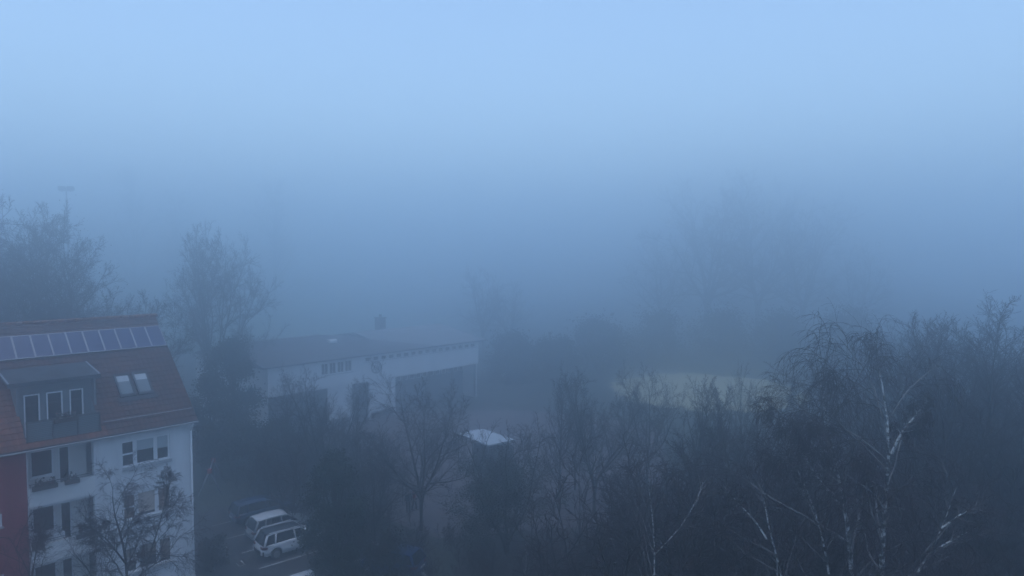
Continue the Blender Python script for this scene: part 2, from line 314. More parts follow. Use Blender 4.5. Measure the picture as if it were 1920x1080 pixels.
# ------------------------------------------------------------------ apartment building (x along the facade, -y out of it)
AB = empty('apartment_building', (-22.37, 30.98, 0), R(47), 'white apartment house with red tiled roof, solar panels and balconies at the left edge', 'building')
U0, U1, DEPTH = -9.0, 7.45, 11.7
EZ, EV, SL = 10.05, -.45, math.tan(R(42)); RV = 5.42; RZ = EZ + (RV - EV) * SL
def rz_(v): return EZ + (v - EV) * SL
win_rows = [(8.19, 9.52), (5.44, 6.77), (2.69, 4.02)]; bal_rows = [(7.24, 8.10, 9.78), (4.49, 5.35, 7.10), (1.74, 2.60, 4.35)]
w = MB(); holes = [(4.03, 6.31, z0, z1) for z0, z1 in win_rows] + [(.05, 2.75, p, t) for p, _, t in bal_rows]
wall_holes(w, 0.0, U1, 0, 9.95, 0, .35, holes)
w.box(U1 - .35, U1, .35, DEPTH - .35, 0, 10.0); w.box(U0, U1, DEPTH - .35, DEPTH, 0, 9.9); w.box(U0, U0 + .35, .35, DEPTH - .35, 0, 10)
w.prism([(.2, 10.0), (DEPTH - .2, 10.0), (RV, RZ - .45)], 0, U1 - .35, U1); w.prism([(.2, 10.0), (DEPTH - .2, 10.0), (RV, RZ - .45)], 0, U0, U0 + .35)
for p, q, t in bal_rows: w.box(.05, 2.75, .35, 1.5, t, t + .14)       # loggia soffits
w.build('wall', M['render_white'], AB)
rw = MB(); wall_holes(rw, U0, -.003, 0, 9.95, -.03, .35, [(-1.9, -.98, 6.68, 7.28), (-1.9, -.98, 3.9, 4.5), (-5.9, -3.6, 8.19, 9.52), (-5.9, -3.6, 5.44, 6.77)])
rw.build('red_wall', M['render_red'], AB)
# tiled roof: courses of pantiles as real relief
def roof_mesh(vlo, vhi, mirror=False, hole=None):
    nc = 24; us = np.arange(U0 - .2, U1 + .2, .05); rows = []; vs = np.linspace(vlo, vhi, nc + 1)
    for k in range(nc):
        for v, lift in ((vs[k], .045), (vs[k + 1] - .002, .0)):
            wv = .022 * np.abs(np.sin(us * PI / .25)); z = rz_(v) + lift + wv
            vv = np.full_like(us, v if not mirror else 2 * RV - v); rows.append(np.stack([us, vv, z], 1))
    G = np.stack(rows); nr, ncol = G.shape[:2]; idx = np.arange(nr * ncol).reshape(nr, ncol)
    F = np.stack([idx[:-1, :-1], idx[:-1, 1:], idx[1:, 1:], idx[1:, :-1]], -1).reshape(-1, 4); c = G.reshape(-1, 3)[F].mean(1)
    if hole: F = F[~((c[:, 0] > hole[0]) & (c[:, 0] < hole[1]) & (c[:, 1] > hole[2]) & (c[:, 1] < hole[3]))]; c = G.reshape(-1, 3)[F].mean(1)
    mi = ((c[:, 0] < 3.3) & (c[:, 1] < .0) & (c[:, 0] > -.1)) | ((c[:, 0] < 0) & (c[:, 1] < 2.3)) if not mirror else np.zeros(len(F), bool)
    return G.reshape(-1, 3), F, mi.astype(int)
V1, F1, m1 = roof_mesh(EV, RV, False, (0, 3.12, -.12, 1.45)); V2, F2, m2 = roof_mesh(EV, RV, True)
V, F = join([(V1, F1), (V2, F2)])
roof = link('roof', np_mesh('roof', V, F, mi=np.concatenate([m1, m2])), [M['tile'], M['tile_new']], AB)
rg = MB()
for k in range(44):
    x = U0 - .2 + k * .385; rg.tube((x, RV, RZ + .0), (x + .40, RV, RZ + .012), .12, .105, 10)
rg.build('ridge_tile', M['tile_new'], roof)
bd = MB(); bd.prism([(EV + .05, EZ - .12), (EV + .05, EZ - .02), (RV, RZ - .03), (2 * RV - EV, EZ - .02), (2 * RV - EV, EZ - .12), (RV, RZ - .2)], 0, U1 + .10, U1 + .2)
bd.build('verge_board', M['lead'], roof)
ub = MB()
for (a0, a1, b0, b1) in ((U0 - .18, -.02, EV + .05, RV), (3.14, U1 + .09, EV + .05, RV), (-.02, 3.14, EV + .05, -.14), (-.02, 3.14, 1.5, RV)):
    ub.prism([(b0, rz_(b0) - .14), (b0, rz_(b0) - .03), (b1, rz_(b1) - .03), (b1, rz_(b1) - .14)], 0, a0, a1)
ub.build('underlay', M['dark_metal'], roof)
sg = MB(); sg.tube((3.2, .06, rz_(.06) + .16), (U1 + .05, .06, rz_(.06) + .16), .022)
for x in np.arange(3.4, U1, .8): sg.tube((x, .06, rz_(.06) + .16), (x, .2, rz_(.2) + .03), .015)
sg.build('snow_guard', M['zinc'], roof)
gt = MB(); prof = [(EV - .02 + .075 * math.cos(t), EZ - .03 + .075 * math.sin(t)) for t in np.linspace(PI, 2 * PI, 9)]; prof = prof + [(a + (.0), b) for a, b in [(EV + .04, EZ - .03), (EV - .08, EZ - .03)]]
gt.prism(prof, 0, U0 - .2, U1 + .18); gt.build('gutter', M['zinc'], AB)
dp = MB(); dp.tube((7.36, EV - .0, EZ - .1), (7.36, -.09, EZ - .55), .05); dp.tube((7.36, -.09, EZ - .52), (7.36, -.09, .1), .05)
for z in (1.5, 3.6, 5.7, 7.8): dp.box(7.29, 7.43, -.15, .0, z, z + .04)
dp.build('downpipe', M['frame'], AB)
for k in range(11):                                                   # solar panels, each tilted with the roof
    u1 = 7.54 - .787 * k; u0 = u1 - .77; va, vb = 3.55, 4.70
    ob = MB()
    def rp(u, v, off): return (u, v - off * math.sin(R(42)), rz_(v) + off * math.cos(R(42)))
    def slab(mb, u0, u1, va, vb, o0, o1, mi):
        b = len(mb.v); mb.v += [rp(u, v, o) for o in (o0, o1) for v in (va, vb) for u in (u0, u1)]
        for f in ((0, 2, 3, 1), (4, 5, 7, 6), (0, 1, 5, 4), (2, 6, 7, 3), (0, 4, 6, 2), (1, 3, 7, 5)): mb.f.append(tuple(b + i for i in f)); mb.m.append(mi); mb.sm.append(False)
    slab(ob, u0 + .03, u1 - .03, va + .025, vb - .025, .13, .155, 0)
    p = ob.build('solar_panel', M['pv'], AB)
    fr = MB()
    for a, b, c, d in ((u0, u0 + .03, va, vb), (u1 - .03, u1, va, vb), (u0 + .03, u1 - .03, va, va + .025), (u0 + .03, u1 - .03, vb - .025, vb)): slab(fr, a, b, c, d, .12, .165, 0)
    fr.build('frame', M['alu'], p)
for u0, u1 in ((4.36, 5.12), (5.24, 6.0)):                            # roof windows
    g = MB(); slab(g, u0 + .09, u1 - .09, 1.28, 2.2, .10, .115, 0); p = g.build('roof_window', M['glass'], AB)
    f2 = MB()
    for a, b, c, d in ((u0, u0 + .09, 1.15, 2.32), (u1 - .09, u1, 1.15, 2.32), (u0 + .09, u1 - .09, 1.15, 1.28), (u0 + .09, u1 - .09, 2.2, 2.32)): slab(f2, a, b, c, d, .0, .14, 0)
    f2.build('frame', M['lead'], p)
    b2 = MB(); slab(b2, u0 + .095, u1 - .095, 1.9, 2.195, .117, .122, 0); b2.build('blind', M['sky_blind'], p)
    b3 = MB(); slab(b3, u0 + .095, u1 - .095, 1.285, 1.9, .117, .120, 0); b3.build('screen', M['sky_screen'], p)
fl = MB(); slab(fl, 4.2, 6.15, .95, 1.15, .055, .075, 0); fl.build('flashing', M['lead'], roof)
# dormer with balcony cut into the roof
dm = MB()
dw = [(.27, .92, 10.2, 12.25), (1.19, 1.87, 10.2, 12.25), (2.16, 2.76, 10.2, 12.25)]
wall_holes(dm, 0.0, 3.12, 10.1, 12.8, 1.45, 1.6, dw)
dm.box(0, 3.12, -.1, 1.45, 10.0, 10.1)
dm.prism([(-.1, 10.1), (1.45, 10.1), (1.45, rz_(1.45) - .0), (-.1, rz_(-.1) - .0)], 0, -.1, -.002); dm.prism([(-.1, 10.1), (1.45, 10.1), (1.45, rz_(1.45)), (-.1, rz_(-.1))], 0, 3.122, 3.22)
for a in (-.1, 3.122): dm.prism([(1.0, rz_(1.0)), (1.452, rz_(1.452)), (2.95, rz_(2.95)), (1.0, 12.86)], 0, a, a + .098)
dorm = dm.build('dormer', M['grey_wall'], AB)
dr = MB(); dr.prism([(.85, 12.80), (.85, 12.94), (3.12, 13.32), (3.12, 13.18)], 0, -.42, 3.38); dr.box(-.44, 3.40, .83, .86, 12.76, 12.96); dr.build('dormer_roof', M['lead'], dorm)
for a in (3.33, -.44): dv = MB(); dv.prism([(.86, 12.945), (.86, 12.985), (3.1, 13.36), (3.1, 13.32)], 0, a, a + .07); dv.build('roof_edge', M['alu'], dorm)
for i, (a, b, c, d) in enumerate(dw):
    g = MB(); g.box(a + .06, b - .06, 1.50, 1.52, c + .08, d - .06, 1)
    for q in ((a, a + .06, c, d), (b - .06, b, c, d), (a + .06, b - .06, d - .06, d), (a + .06, b - .06, c, c + .08)): g.box(q[0], q[1], 1.43, 1.56, q[2], q[3], 0)
    g.build('balcony_door', [M['frame'], M['glass']], dorm)
rl = MB(); rv = -.02
for x in (.06, 1.09, 2.1, 3.04): rl.box(x - .03, x + .03, rv - .09, rv - .046, 10.1, 11.2, 0)
rl.box(.035, 3.065, rv - .03, rv + .03, 11.2, 11.24, 0)
for z in np.arange(10.32, 11.16, .085): rl.box(.04, 3.06, rv - .045, rv - .03, z, z + .055, 1)
rl.box(.04, 3.06, rv - .02, rv - .012, 10.3, 11.19, 0)
rl.build('railing', [M['dark_metal'], M['screen']], dorm)
# loggias
def plants(name, parent, x0, x1, y, z, n, size, seed, mats, h=.14):
    rng = np.random.default_rng(seed); C = np.stack([rng.uniform(x0, x1, n), y + rng.normal(size=n) * .06, z + np.abs(rng.normal(size=n)) * h], 1)
    V, F = leaf_quads(C, rng, size); mi = (rng.random(len(F)) < .15).astype(int); return link(name, np_mesh(name, V, F, mi=mi), mats, parent)
for k, (p, q, t) in enumerate(bal_rows):
    b = MB(); b.box(.05, 2.75, -.10, .02, p, q - .0); b.box(.05, 2.75, .02, 1.24, p, p + .14)
    wall_holes(b, .05, 2.75, p + .14, t, 1.24, 1.4, [(.40, 1.34, p + 1.0, t - .12), (1.55, 2.04, p + .14, t - .12)])
    b.box(.05, 2.75, -.13, .03, q, q + .035)
    bo = b.build('balcony', M['parapet'], AB)
    g = MB(); a0, a1, c0, c1 = .40, 1.34, p + 1.0, t - .12
    g.box(a0 + .06, a1 - .06, 1.30, 1.32, c0 + .07, c1 - .06, 1)
    for r_ in ((a0, a0 + .06, c0, c1), (a1 - .06, a1, c0, c1), (a0 + .06, a1 - .06, c0, c0 + .07), (a0 + .06, a1 - .06, c1 - .06, c1)): g.box(r_[0], r_[1], 1.22, 1.36, r_[2], r_[3], 0)
    g.box(a0 - .05, a1 + .05, 1.1, 1.24, c0 - .05, c0 - .002, 0)
    g.box(a0 + .07, a1 - .07, 1.325, 1.33, c1 - (.2, .45, .1)[k], c1 - .07, 2)
    g.build('window', [M['frame'], M['glass'], M['blind']], bo)
    g = MB(); a0, a1, c0, c1 = 1.55, 2.04, p + .14, t - .12
    g.box(a0 + .06, a1 - .06, 1.30, 1.32, c0 + .1, c1 - .06, 1)
    for r_ in ((a0, a0 + .06, c0, c1), (a1 - .06, a1, c0, c1), (a0 + .06, a1 - .06, c0, c0 + .1), (a0 + .06, a1 - .06, c1 - .06, c1)): g.box(r_[0], r_[1], 1.22, 1.36, r_[2], r_[3], 0)
    g.build('door', [M['frame'], M['glass']], bo)
    rr = MB(); rr.tube((.07, -.05, q + .2), (2.73, -.05, q + .2), .02); rr.tube((.07, -.05, q + .11), (2.73, -.05, q + .11), .012)
    for x in (.12, .98, 1.85, 2.68): rr.tube((x, -.05, q + .03), (x, -.05, q + .2), .014)
    rr.build('railing', M['dark_metal'], bo)
# three-part windows
for k, (z0, z1) in enumerate(win_rows):
    g = MB(); u = [(4.05, 4.53), (4.72, 5.52), (5.70, 6.22)]
    for a, b in u: g.box(a, b, .12, .14, z0 + .08, z1 - .08)
    wn = g.build('window', M['glass'], AB)
    f = MB()
    for a, b in ((4.03, 4.05), (4.53, 4.72), (5.52, 5.70), (6.22, 6.31)): f.box(a, b, .06, .2, z0, z1)
    for a, b in u: f.box(a, b, .06, .2, z0, z0 + .08); f.box(a, b, .06, .2, z1 - .08, z1)
    f.box(u[0][0], u[0][1], .065, .19, (z0 + z1) / 2 - .06, (z0 + z1) / 2 + .02)
    f.build('frame', M['frame'], wn)
    s = MB(); s.box(3.98, 6.36, -.12, .1, z0 - .16, z0 - .002); s.build('sill', M['zinc'], wn)
    bl = MB()
    if k == 0: bl.box(4.72, 5.52, .112, .118, z0 + .72, z1 - .08); bl.box(5.70, 6.22, .112, .118, z0 + .62, z1 - .08); bl.build('blind', M['blind'], wn)
    elif k == 1:
        bl.box(4.05, 4.53, .112, .118, z0 + .08, z1 - .08, 0); bl.box(4.72, 5.52, .112, .118, z0 + .2, z1 - .08, 1); bl.box(5.70, 6.22, .112, .118, z0 + .1, z1 - .08, 0); bl.build('curtain', [M['curtain'], M['curtain_pale']], wn)
    else: bl.box(4.05, 4.53, .112, .118, z0 + .3, z1 - .08); bl.box(4.72, 5.52, .112, .118, z0 + .55, z1 - .08); bl.box(5.70, 6.22, .112, .118, z0 + .2, z1 - .08); bl.build('blind', M['shutter'], wn)
for (a, b, c, d) in ((-1.9, -.98, 6.68, 7.28), (-1.9, -.98, 3.9, 4.5)):
    g = MB(); g.box(a + .07, b - .07, .12, .14, c + .07, d - .07); wn = g.build('window', M['glass'], AB)
    f = MB()
    for q in ((a, a + .07, c, d), (b - .07, b, c, d), (a + .07, b - .07, c, c + .07), (a + .07, b - .07, d - .07, d)): f.box(q[0], q[1], .0, .2, q[2], q[3])
    f.build('frame', M['frame'], wn); s = MB(); s.box(a - .06, b + .06, -.12, .0, c - .07, c - .002); s.build('sill', M['zinc'], wn)
# things hung on or standing on the balconies
BW = lambda x, y, z: tuple(np.array([-22.37, 30.98, 0]) + np.array([x * math.cos(R(47)) - y * math.sin(R(47)), x * math.sin(R(47)) + y * math.cos(R(47)), z]))
def flower_box(x0, x1, y, z, seed, label):
    e = empty('flower_box', BW((x0 + x1) / 2, y, z), R(47), label, 'planter', 'flower boxes hung on the balcony railings'); L = (x1 - x0) / 2
    b = MB(); b.prism([(-.10, .2), (-.07, 0), (.07, 0), (.10, .2)], 0, -L, L); b.build('box', M['planter'], e)
    s = MB(); s.box(-L + .02, L - .02, -.085, .085, .2, .205); s.build('soil', M['soil'], e)
    n = max(2, int(round(L / .13)))
    for k in range(n): c = -L + .08 + (2 * L - .16) * (k + .5) / n; plants('plant', e, c - .09, c + .09, 0, .2, 80, .05, seed * 10 + k, [M['shrub'], M['flower']], .10 + .03 * ((k * 7 + seed) % 3))
flower_box(.15, 1.15, -.24, 8.02, 1, 'long dark flower box on the top balcony railing below its wide window')
flower_box(1.45, 2.05, -.24, 8.02, 2, 'short dark flower box on the top balcony railing below its door')
flower_box(.08, .55, -.24, 5.27, 3, 'short dark flower box on the middle balcony next to the red wall')
flower_box(1.85, 2.72, -.24, 5.27, 4, 'long dark flower box at the right end of the middle balcony')
flower_box(1.12, 2.08, -.18, 11.02, 5, 'dark flower box hung on the slatted railing of the roof balcony')
def chair(x, y, z, rz, label):
    e = empty('garden_chair', BW(x, y, z), R(47) + rz, label, 'chair', 'white garden chairs on the middle balcony')
    s = MB(); s.box(-.24, .24, -.23, .23, .40, .44); s.build('seat', M['plastic_white'], e, .01)
    b = MB(); b.grid([[(-.24 + .48 * i / 8, .2 + .05 * (1 - ((i - 4) / 4) ** 2) + .1 * j / 4, .46 + (.40 * j / 4) * (1 - .12 * ((i - 4) / 4) ** 4)) for i in range(9)] for j in range(5)]); o = b.build('backrest', M['plastic_white'], e)
    md = o.modifiers.new('thick', 'SOLIDIFY'); md.thickness = .02
    for sx in (-1, 1):
        a = MB(); a.box(sx * .24 - .025, sx * .24 + .025, -.22, .24, .62, .645); a.box(sx * .24 - .02, sx * .24 + .02, -.22, -.18, .44, .62); a.build('armrest', M['plastic_white'], e)
        for sy in (-1, 1): l = MB(); l.tube((sx * .2, sy * .19, .4), (sx * .25, sy * .24, 0), .02); l.build('leg', M['plastic_white'], e)
chair(.75, .55, 4.63, .1, 'white plastic garden chair on the middle balcony, under its wide window')
chair(1.3, .6, 4.63, -.35, 'white plastic garden chair on the middle balcony, beside its glass door')

# ------------------------------------------------------------------ sports hall
HX, HY = -4.43, 89.39
HA = empty('sports_hall', (HX, HY, 0), R(47), 'long white hall with round dark emblem, window strip and flat dark roof', 'building')
w = MB(); BB, EV2 = 4.76, 7.52; UL = -29.4
strip_u = np.linspace(-17.9, -.45, 17); ch = []
for i in range(16): ch.append((strip_u[i] + .18, strip_u[i + 1] - .18, 6.82, 7.22))
bigw = [(-23.3 + i * .98, -23.3 + i * .98 + .82, 5.98, 7.2) for i in range(4)]
wall_holes(w, UL, 0, BB, EV2, 0, .3, ch + bigw)
w.box(UL, UL + .3, .3, 17, 0, EV2); w.box(-.3, 0, .3, 17, 0, EV2); w.box(UL, 0, 17, 17.3, 0, EV2)
w.box(UL, 0, .0, 3.0, BB - .25, BB - .003)
w.build('wall', M['hall_white'], HA)
g = MB()
for a, b, c, d in ch + bigw: g.box(a + .04, b - .04, .12, .14, c + .04, d - .04)
for i, (a, b, c, d) in enumerate(ch):
    g1 = MB(); g1.box(a, b, .12, .14, c, d, 0)
    for q in ((a, a + .05, c, d), (b - .05, b, c, d)): g1.box(q[0], q[1], .09, .17, q[2], q[3], 1)
    g1.build('strip_window', [M['glass'], M['zinc']], HA)
for i, (a, b, c, d) in enumerate(bigw):
    g1 = MB(); g1.box(a, b, .12, .14, c, d, 0)
    for q in ((a, a + .05, c, d), (b - .05, b, c, d), (a + .05, b - .05, c, c + .06), (a + .05, b - .05, d - .06, d), ((a + b) / 2 - .02, (a + b) / 2 + .02, c + .06, d - .06)): g1.box(q[0], q[1], .08, .18, q[2], q[3], 1)
    g1.build('window', [M['glass'], M['frame']], HA)
s = MB(); s.box(-23.4, -19.3, -.1, .0, 5.85, 5.95); s.box(-18.0, -.3, -.08, .0, 6.68, 6.77); s.build('sill', M['zinc'], HA)
lo = MB(); lw = [(-12.5 + i * 1.05, -12.5 + i * 1.05 + .8, 3.35, 3.95) for i in range(12)]
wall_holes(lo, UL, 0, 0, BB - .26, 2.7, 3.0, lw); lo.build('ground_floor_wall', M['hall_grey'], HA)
for a, b, c, d in lw:
    g1 = MB(); g1.box(a, b, 2.8, 2.82, c, d, 0)
    for q in ((a, a + .06, c, d), (b - .06, b, c, d), (a + .06, b - .06, c, c + .06), (a + .06, b - .06, d - .06, d)): g1.box(q[0], q[1], 2.68, 2.86, q[2], q[3], 1)
    g1.build('window', [M['glass'], M['frame']], HA)
for a, b in ((-22.4, -19.35), (-17.05, -13.4)):
    g1 = MB(); g1.box(a, b, .25, .45, .9, BB - .26); g1.box(a, a + .15, .2, .5, 0, .9); g1.box(b - .15, b, .2, .5, 0, .9); g1.build('panel_wall', M['hall_white'], HA)
for x in (-29.1, -25.5, -12.0, -8.2, -4.3, -.3): p = MB(); p.tube((x, .35, 0), (x, .35, BB - .25), .16, .16, 12); p.build('pillar', M['hall_dark'], HA)
# roofs: main low gable, hipped wing roof at the left
def up(o, u, v, z): return (u, v, z)
main = MB(); rvz, rr_, zr = 8.6, 8.6, 8.95
main.prism([(-.6, EV2), (-.6, EV2 + .16), (8.6, zr + .16), (17.8, EV2 + .16), (17.8, EV2), (8.6, zr)], 0, -13.5, .75)
mr = main.build('roof', M['sheet_roof'], HA)
vb = MB()
for a in (.752,): vb.prism([(-.6, EV2 + .0), (-.6, EV2 + .2), (8.6, zr + .2), (17.8, EV2 + .2), (17.8, EV2 + .0), (8.6, zr)], 0, a, a + .06)
vb.build('verge_trim', M['zinc'], mr)
wg = MB(); A_, B_, C_, D_ = (-30.2, -.6, EV2 + .17), (-7.6, -.62, EV2 + .17), (-19.2, 7.4, 9.35), (-30.2, 7.4, 9.35); E_, F_ = (-7.6, 15.6, EV2 + .17), (-30.2, 15.6, EV2 + .17)
wg.poly([A_, B_, C_, D_]); wg.poly([B_, E_, C_]); wg.poly([C_, E_, F_, D_]); wg.poly([A_, D_, F_])
lowr = [(p[0], p[1], EV2 + .004) for p in (A_, B_, E_, F_)]
for i, j in ((0, 1), (1, 2), (2, 3), (3, 0)):
    top = (A_, B_, E_, F_); wg.poly([lowr[i], lowr[j], top[j], top[i]])
wg.poly(lowr); wr = wg.build('wing_roof', M['bitumen'], HA)
eg = MB(); eg.tube((-30.2, 7.4, 9.37), (-19.2, 7.4, 9.37), .09); eg.build('ridge_cap', M['zinc'], wr)
sk = MB(); sk.box(-19.6, -18.7, 4.2, 4.9, 8.4, 8.95); sk.prism([(4.15, 8.95), (4.95, 8.95), (4.75, 9.1), (4.35, 9.1)], 0, -19.65, -18.65); sk.build('roof_light', M['plastic_white'], wr)
cm = MB(); cm.box(-9.3, -8.3, 8.9, 9.9, 8.6, 10.5); cm.box(-9.4, -8.2, 8.8, 10.0, 10.5, 10.62); cm.tube((-8.8, 9.4, 10.62), (-8.8, 9.4, 11.0), .2); cm.build('chimney', M['hall_dark'], mr)
# emblem: ring with tall letter strokes
em = MB(); ec = (-16.25, 6.0); er = .73; yv = -.03
def ring(r0, r1, n=40):
    for k in range(n):
        t0, t1 = 2 * PI * k / n, 2 * PI * (k + 1) / n
        em.prism([(ec[0] + r0 * math.cos(t0), ec[1] + r0 * math.sin(t0)), (ec[0] + r1 * math.cos(t0), ec[1] + r1 * math.sin(t0)), (ec[0] + r1 * math.cos(t1), ec[1] + r1 * math.sin(t1)), (ec[0] + r0 * math.cos(t1), ec[1] + r0 * math.sin(t1))], 1, yv - .02, yv + .03)
ring(.56, .73)
def stroke(pts, r=.05):
    for a, b in zip(pts[:-1], pts[1:]): em.tube((ec[0] + a[0], yv, ec[1] + a[1]), (ec[0] + b[0], yv, ec[1] + b[1]), r, r, 6)
stroke([(-.42, -.28), (-.27, .26), (-.17, -.3)]); stroke([(-.36, -.06), (-.2, -.06)])
stroke([(.07, .42), (-.05, .5), (-.13, .34), (.06, -.1), (.04, -.42), (-.08, -.5), (-.16, -.36)])
stroke([(.14, .4), (.23, -.4), (.3, .1), (.36, -.3), (.44, .3)])
em.build('emblem', M['emblem'], HA)

# ------------------------------------------------------------------ yard furniture
def spot(x, y, Y): p = at(x, y, Y); return (float(p[0]), float(p[1]), 0.0)
e = empty('street_lamp', spot(719, 760, 80), 0, 'slim lamp post with short crosswise head in front of the white hall', 'lamp post')
p = MB(); p.tube((0, 0, 0), (0, 0, 5.5), .07, .045, 10); p.tube((0, 0, 0), (0, 0, .5), .11, .1, 10); p.build('pole', M['pole'], e)
p = MB(); p.prism([(-.12, 5.5), (.12, 5.5), (.08, 5.64), (-.08, 5.64)], 0, -.3, .42); p.build('lamp_head', M['dark_metal'], e)
e = empty('floodlight_mast', spot(129, 500, 100), R(8), 'tall thin mast carrying two floodlight boxes above the bare trees', 'floodlight')
zt = float(at(129, 357, 100)[2]); p = MB(); p.tube((0, 0, 0), (0, 0, zt), .17, .09, 10); p.box(-.95, .95, -.05, .05, zt - .12, zt + .0); p.build('pole', M['pole'], e)
for sx in (-1, 1):
    p = MB(); p.prism([(-.3, zt + .02), (.25, zt + .02), (.3, zt + .45), (-.2, zt + .6)], 0, sx * .58 - .44, sx * .58 + .44); p.tube((sx * .58, 0, zt - .2), (sx * .58, 0, zt + .1), .06); p.build('floodlight', M['dark_metal'], e)
# shelter
e = empty('shelter', (-2.35, 59.6, 0), R(36), 'flat pale shelter roof on thin posts standing in the paved yard', 'shelter')
p = MB(); p.prism([(-2.6, 2.78), (2.6, 2.66), (2.6, 2.78), (-2.6, 2.90)], 0, -1.4, 1.4); p.build('roof', M['pale_sheet'], e)
for sx in (-1, 1):
    for sy in (-1, 0, 1): p = MB(); p.tube((sx * 1.28, sy * 2.45, 0), (sx * 1.28, sy * 2.45, 2.70), .05, .05, 8); p.build('post', M['dark_metal'], e)
p = MB(); p.box(-1.2, 1.2, -2.4, .3, 0, 2.45); p.build('store_box', M['hall_dark'], e)
# swing frame / metal frame on the lawn
b = gnd(394, 928); e = empty('swing_frame', (b[0], b[1], 0), R(18), 'pale metal swing frame with splayed legs and red joint beside the white house', 'swing')
p = MB(); p.tube((0, 0, 1.95), (0, 2.9, 2.05), .05, .05, 8); p.build('top_bar', M['alu'], e)
for y in (0, 2.9):
    for sx in (-1, 1): p = MB(); p.tube((0, y, 1.9), (sx * .85, y, 0), .04, .04, 8); p.build('leg', M['alu'], e)
    p = MB(); p.box(-.16, .16, y - .14, y + .14, 1.75, 2.08); p.build('joint', M['red_paint'], e, .03)
for sx in (-.22, .22): p = MB(); p.tube((sx, 1.4, 2.0), (sx, 1.4, .5), .012, .012, 5); p.build('chain', M['zinc'], e)
p = MB(); p.box(-.26, .26, 1.28, 1.52, .45, .5); p.build('seat', M['black_trim'], e, .01)
# white goal seen at the right end of the hall
g0 = at(953, 702, 104); e = empty('football_goal', (g0[0], g0[1], 0), R(60), 'small white goal frame on the grass right of the hall', 'goal')
p = MB(); p.tube((-1.5, 0, 0), (-1.5, 0, 2), .07); p.tube((1.5, 0, 0), (1.5, 0, 2), .07); p.tube((-1.5, 0, 2), (1.5, 0, 2), .07); p.build('goal_frame', M['plastic_white'], e)
p = MB()
for x in np.linspace(-1.45, 1.45, 13): p.tube((x, 0, 2), (x, 1.0, 0), .018, .018, 4)
for t in np.linspace(.05, .95, 9): p.tube((-1.45, t, 2 - 2 * t), (1.45, t, 2 - 2 * t), .018, .018, 4)
p.build('net', M['plastic_white'], e)

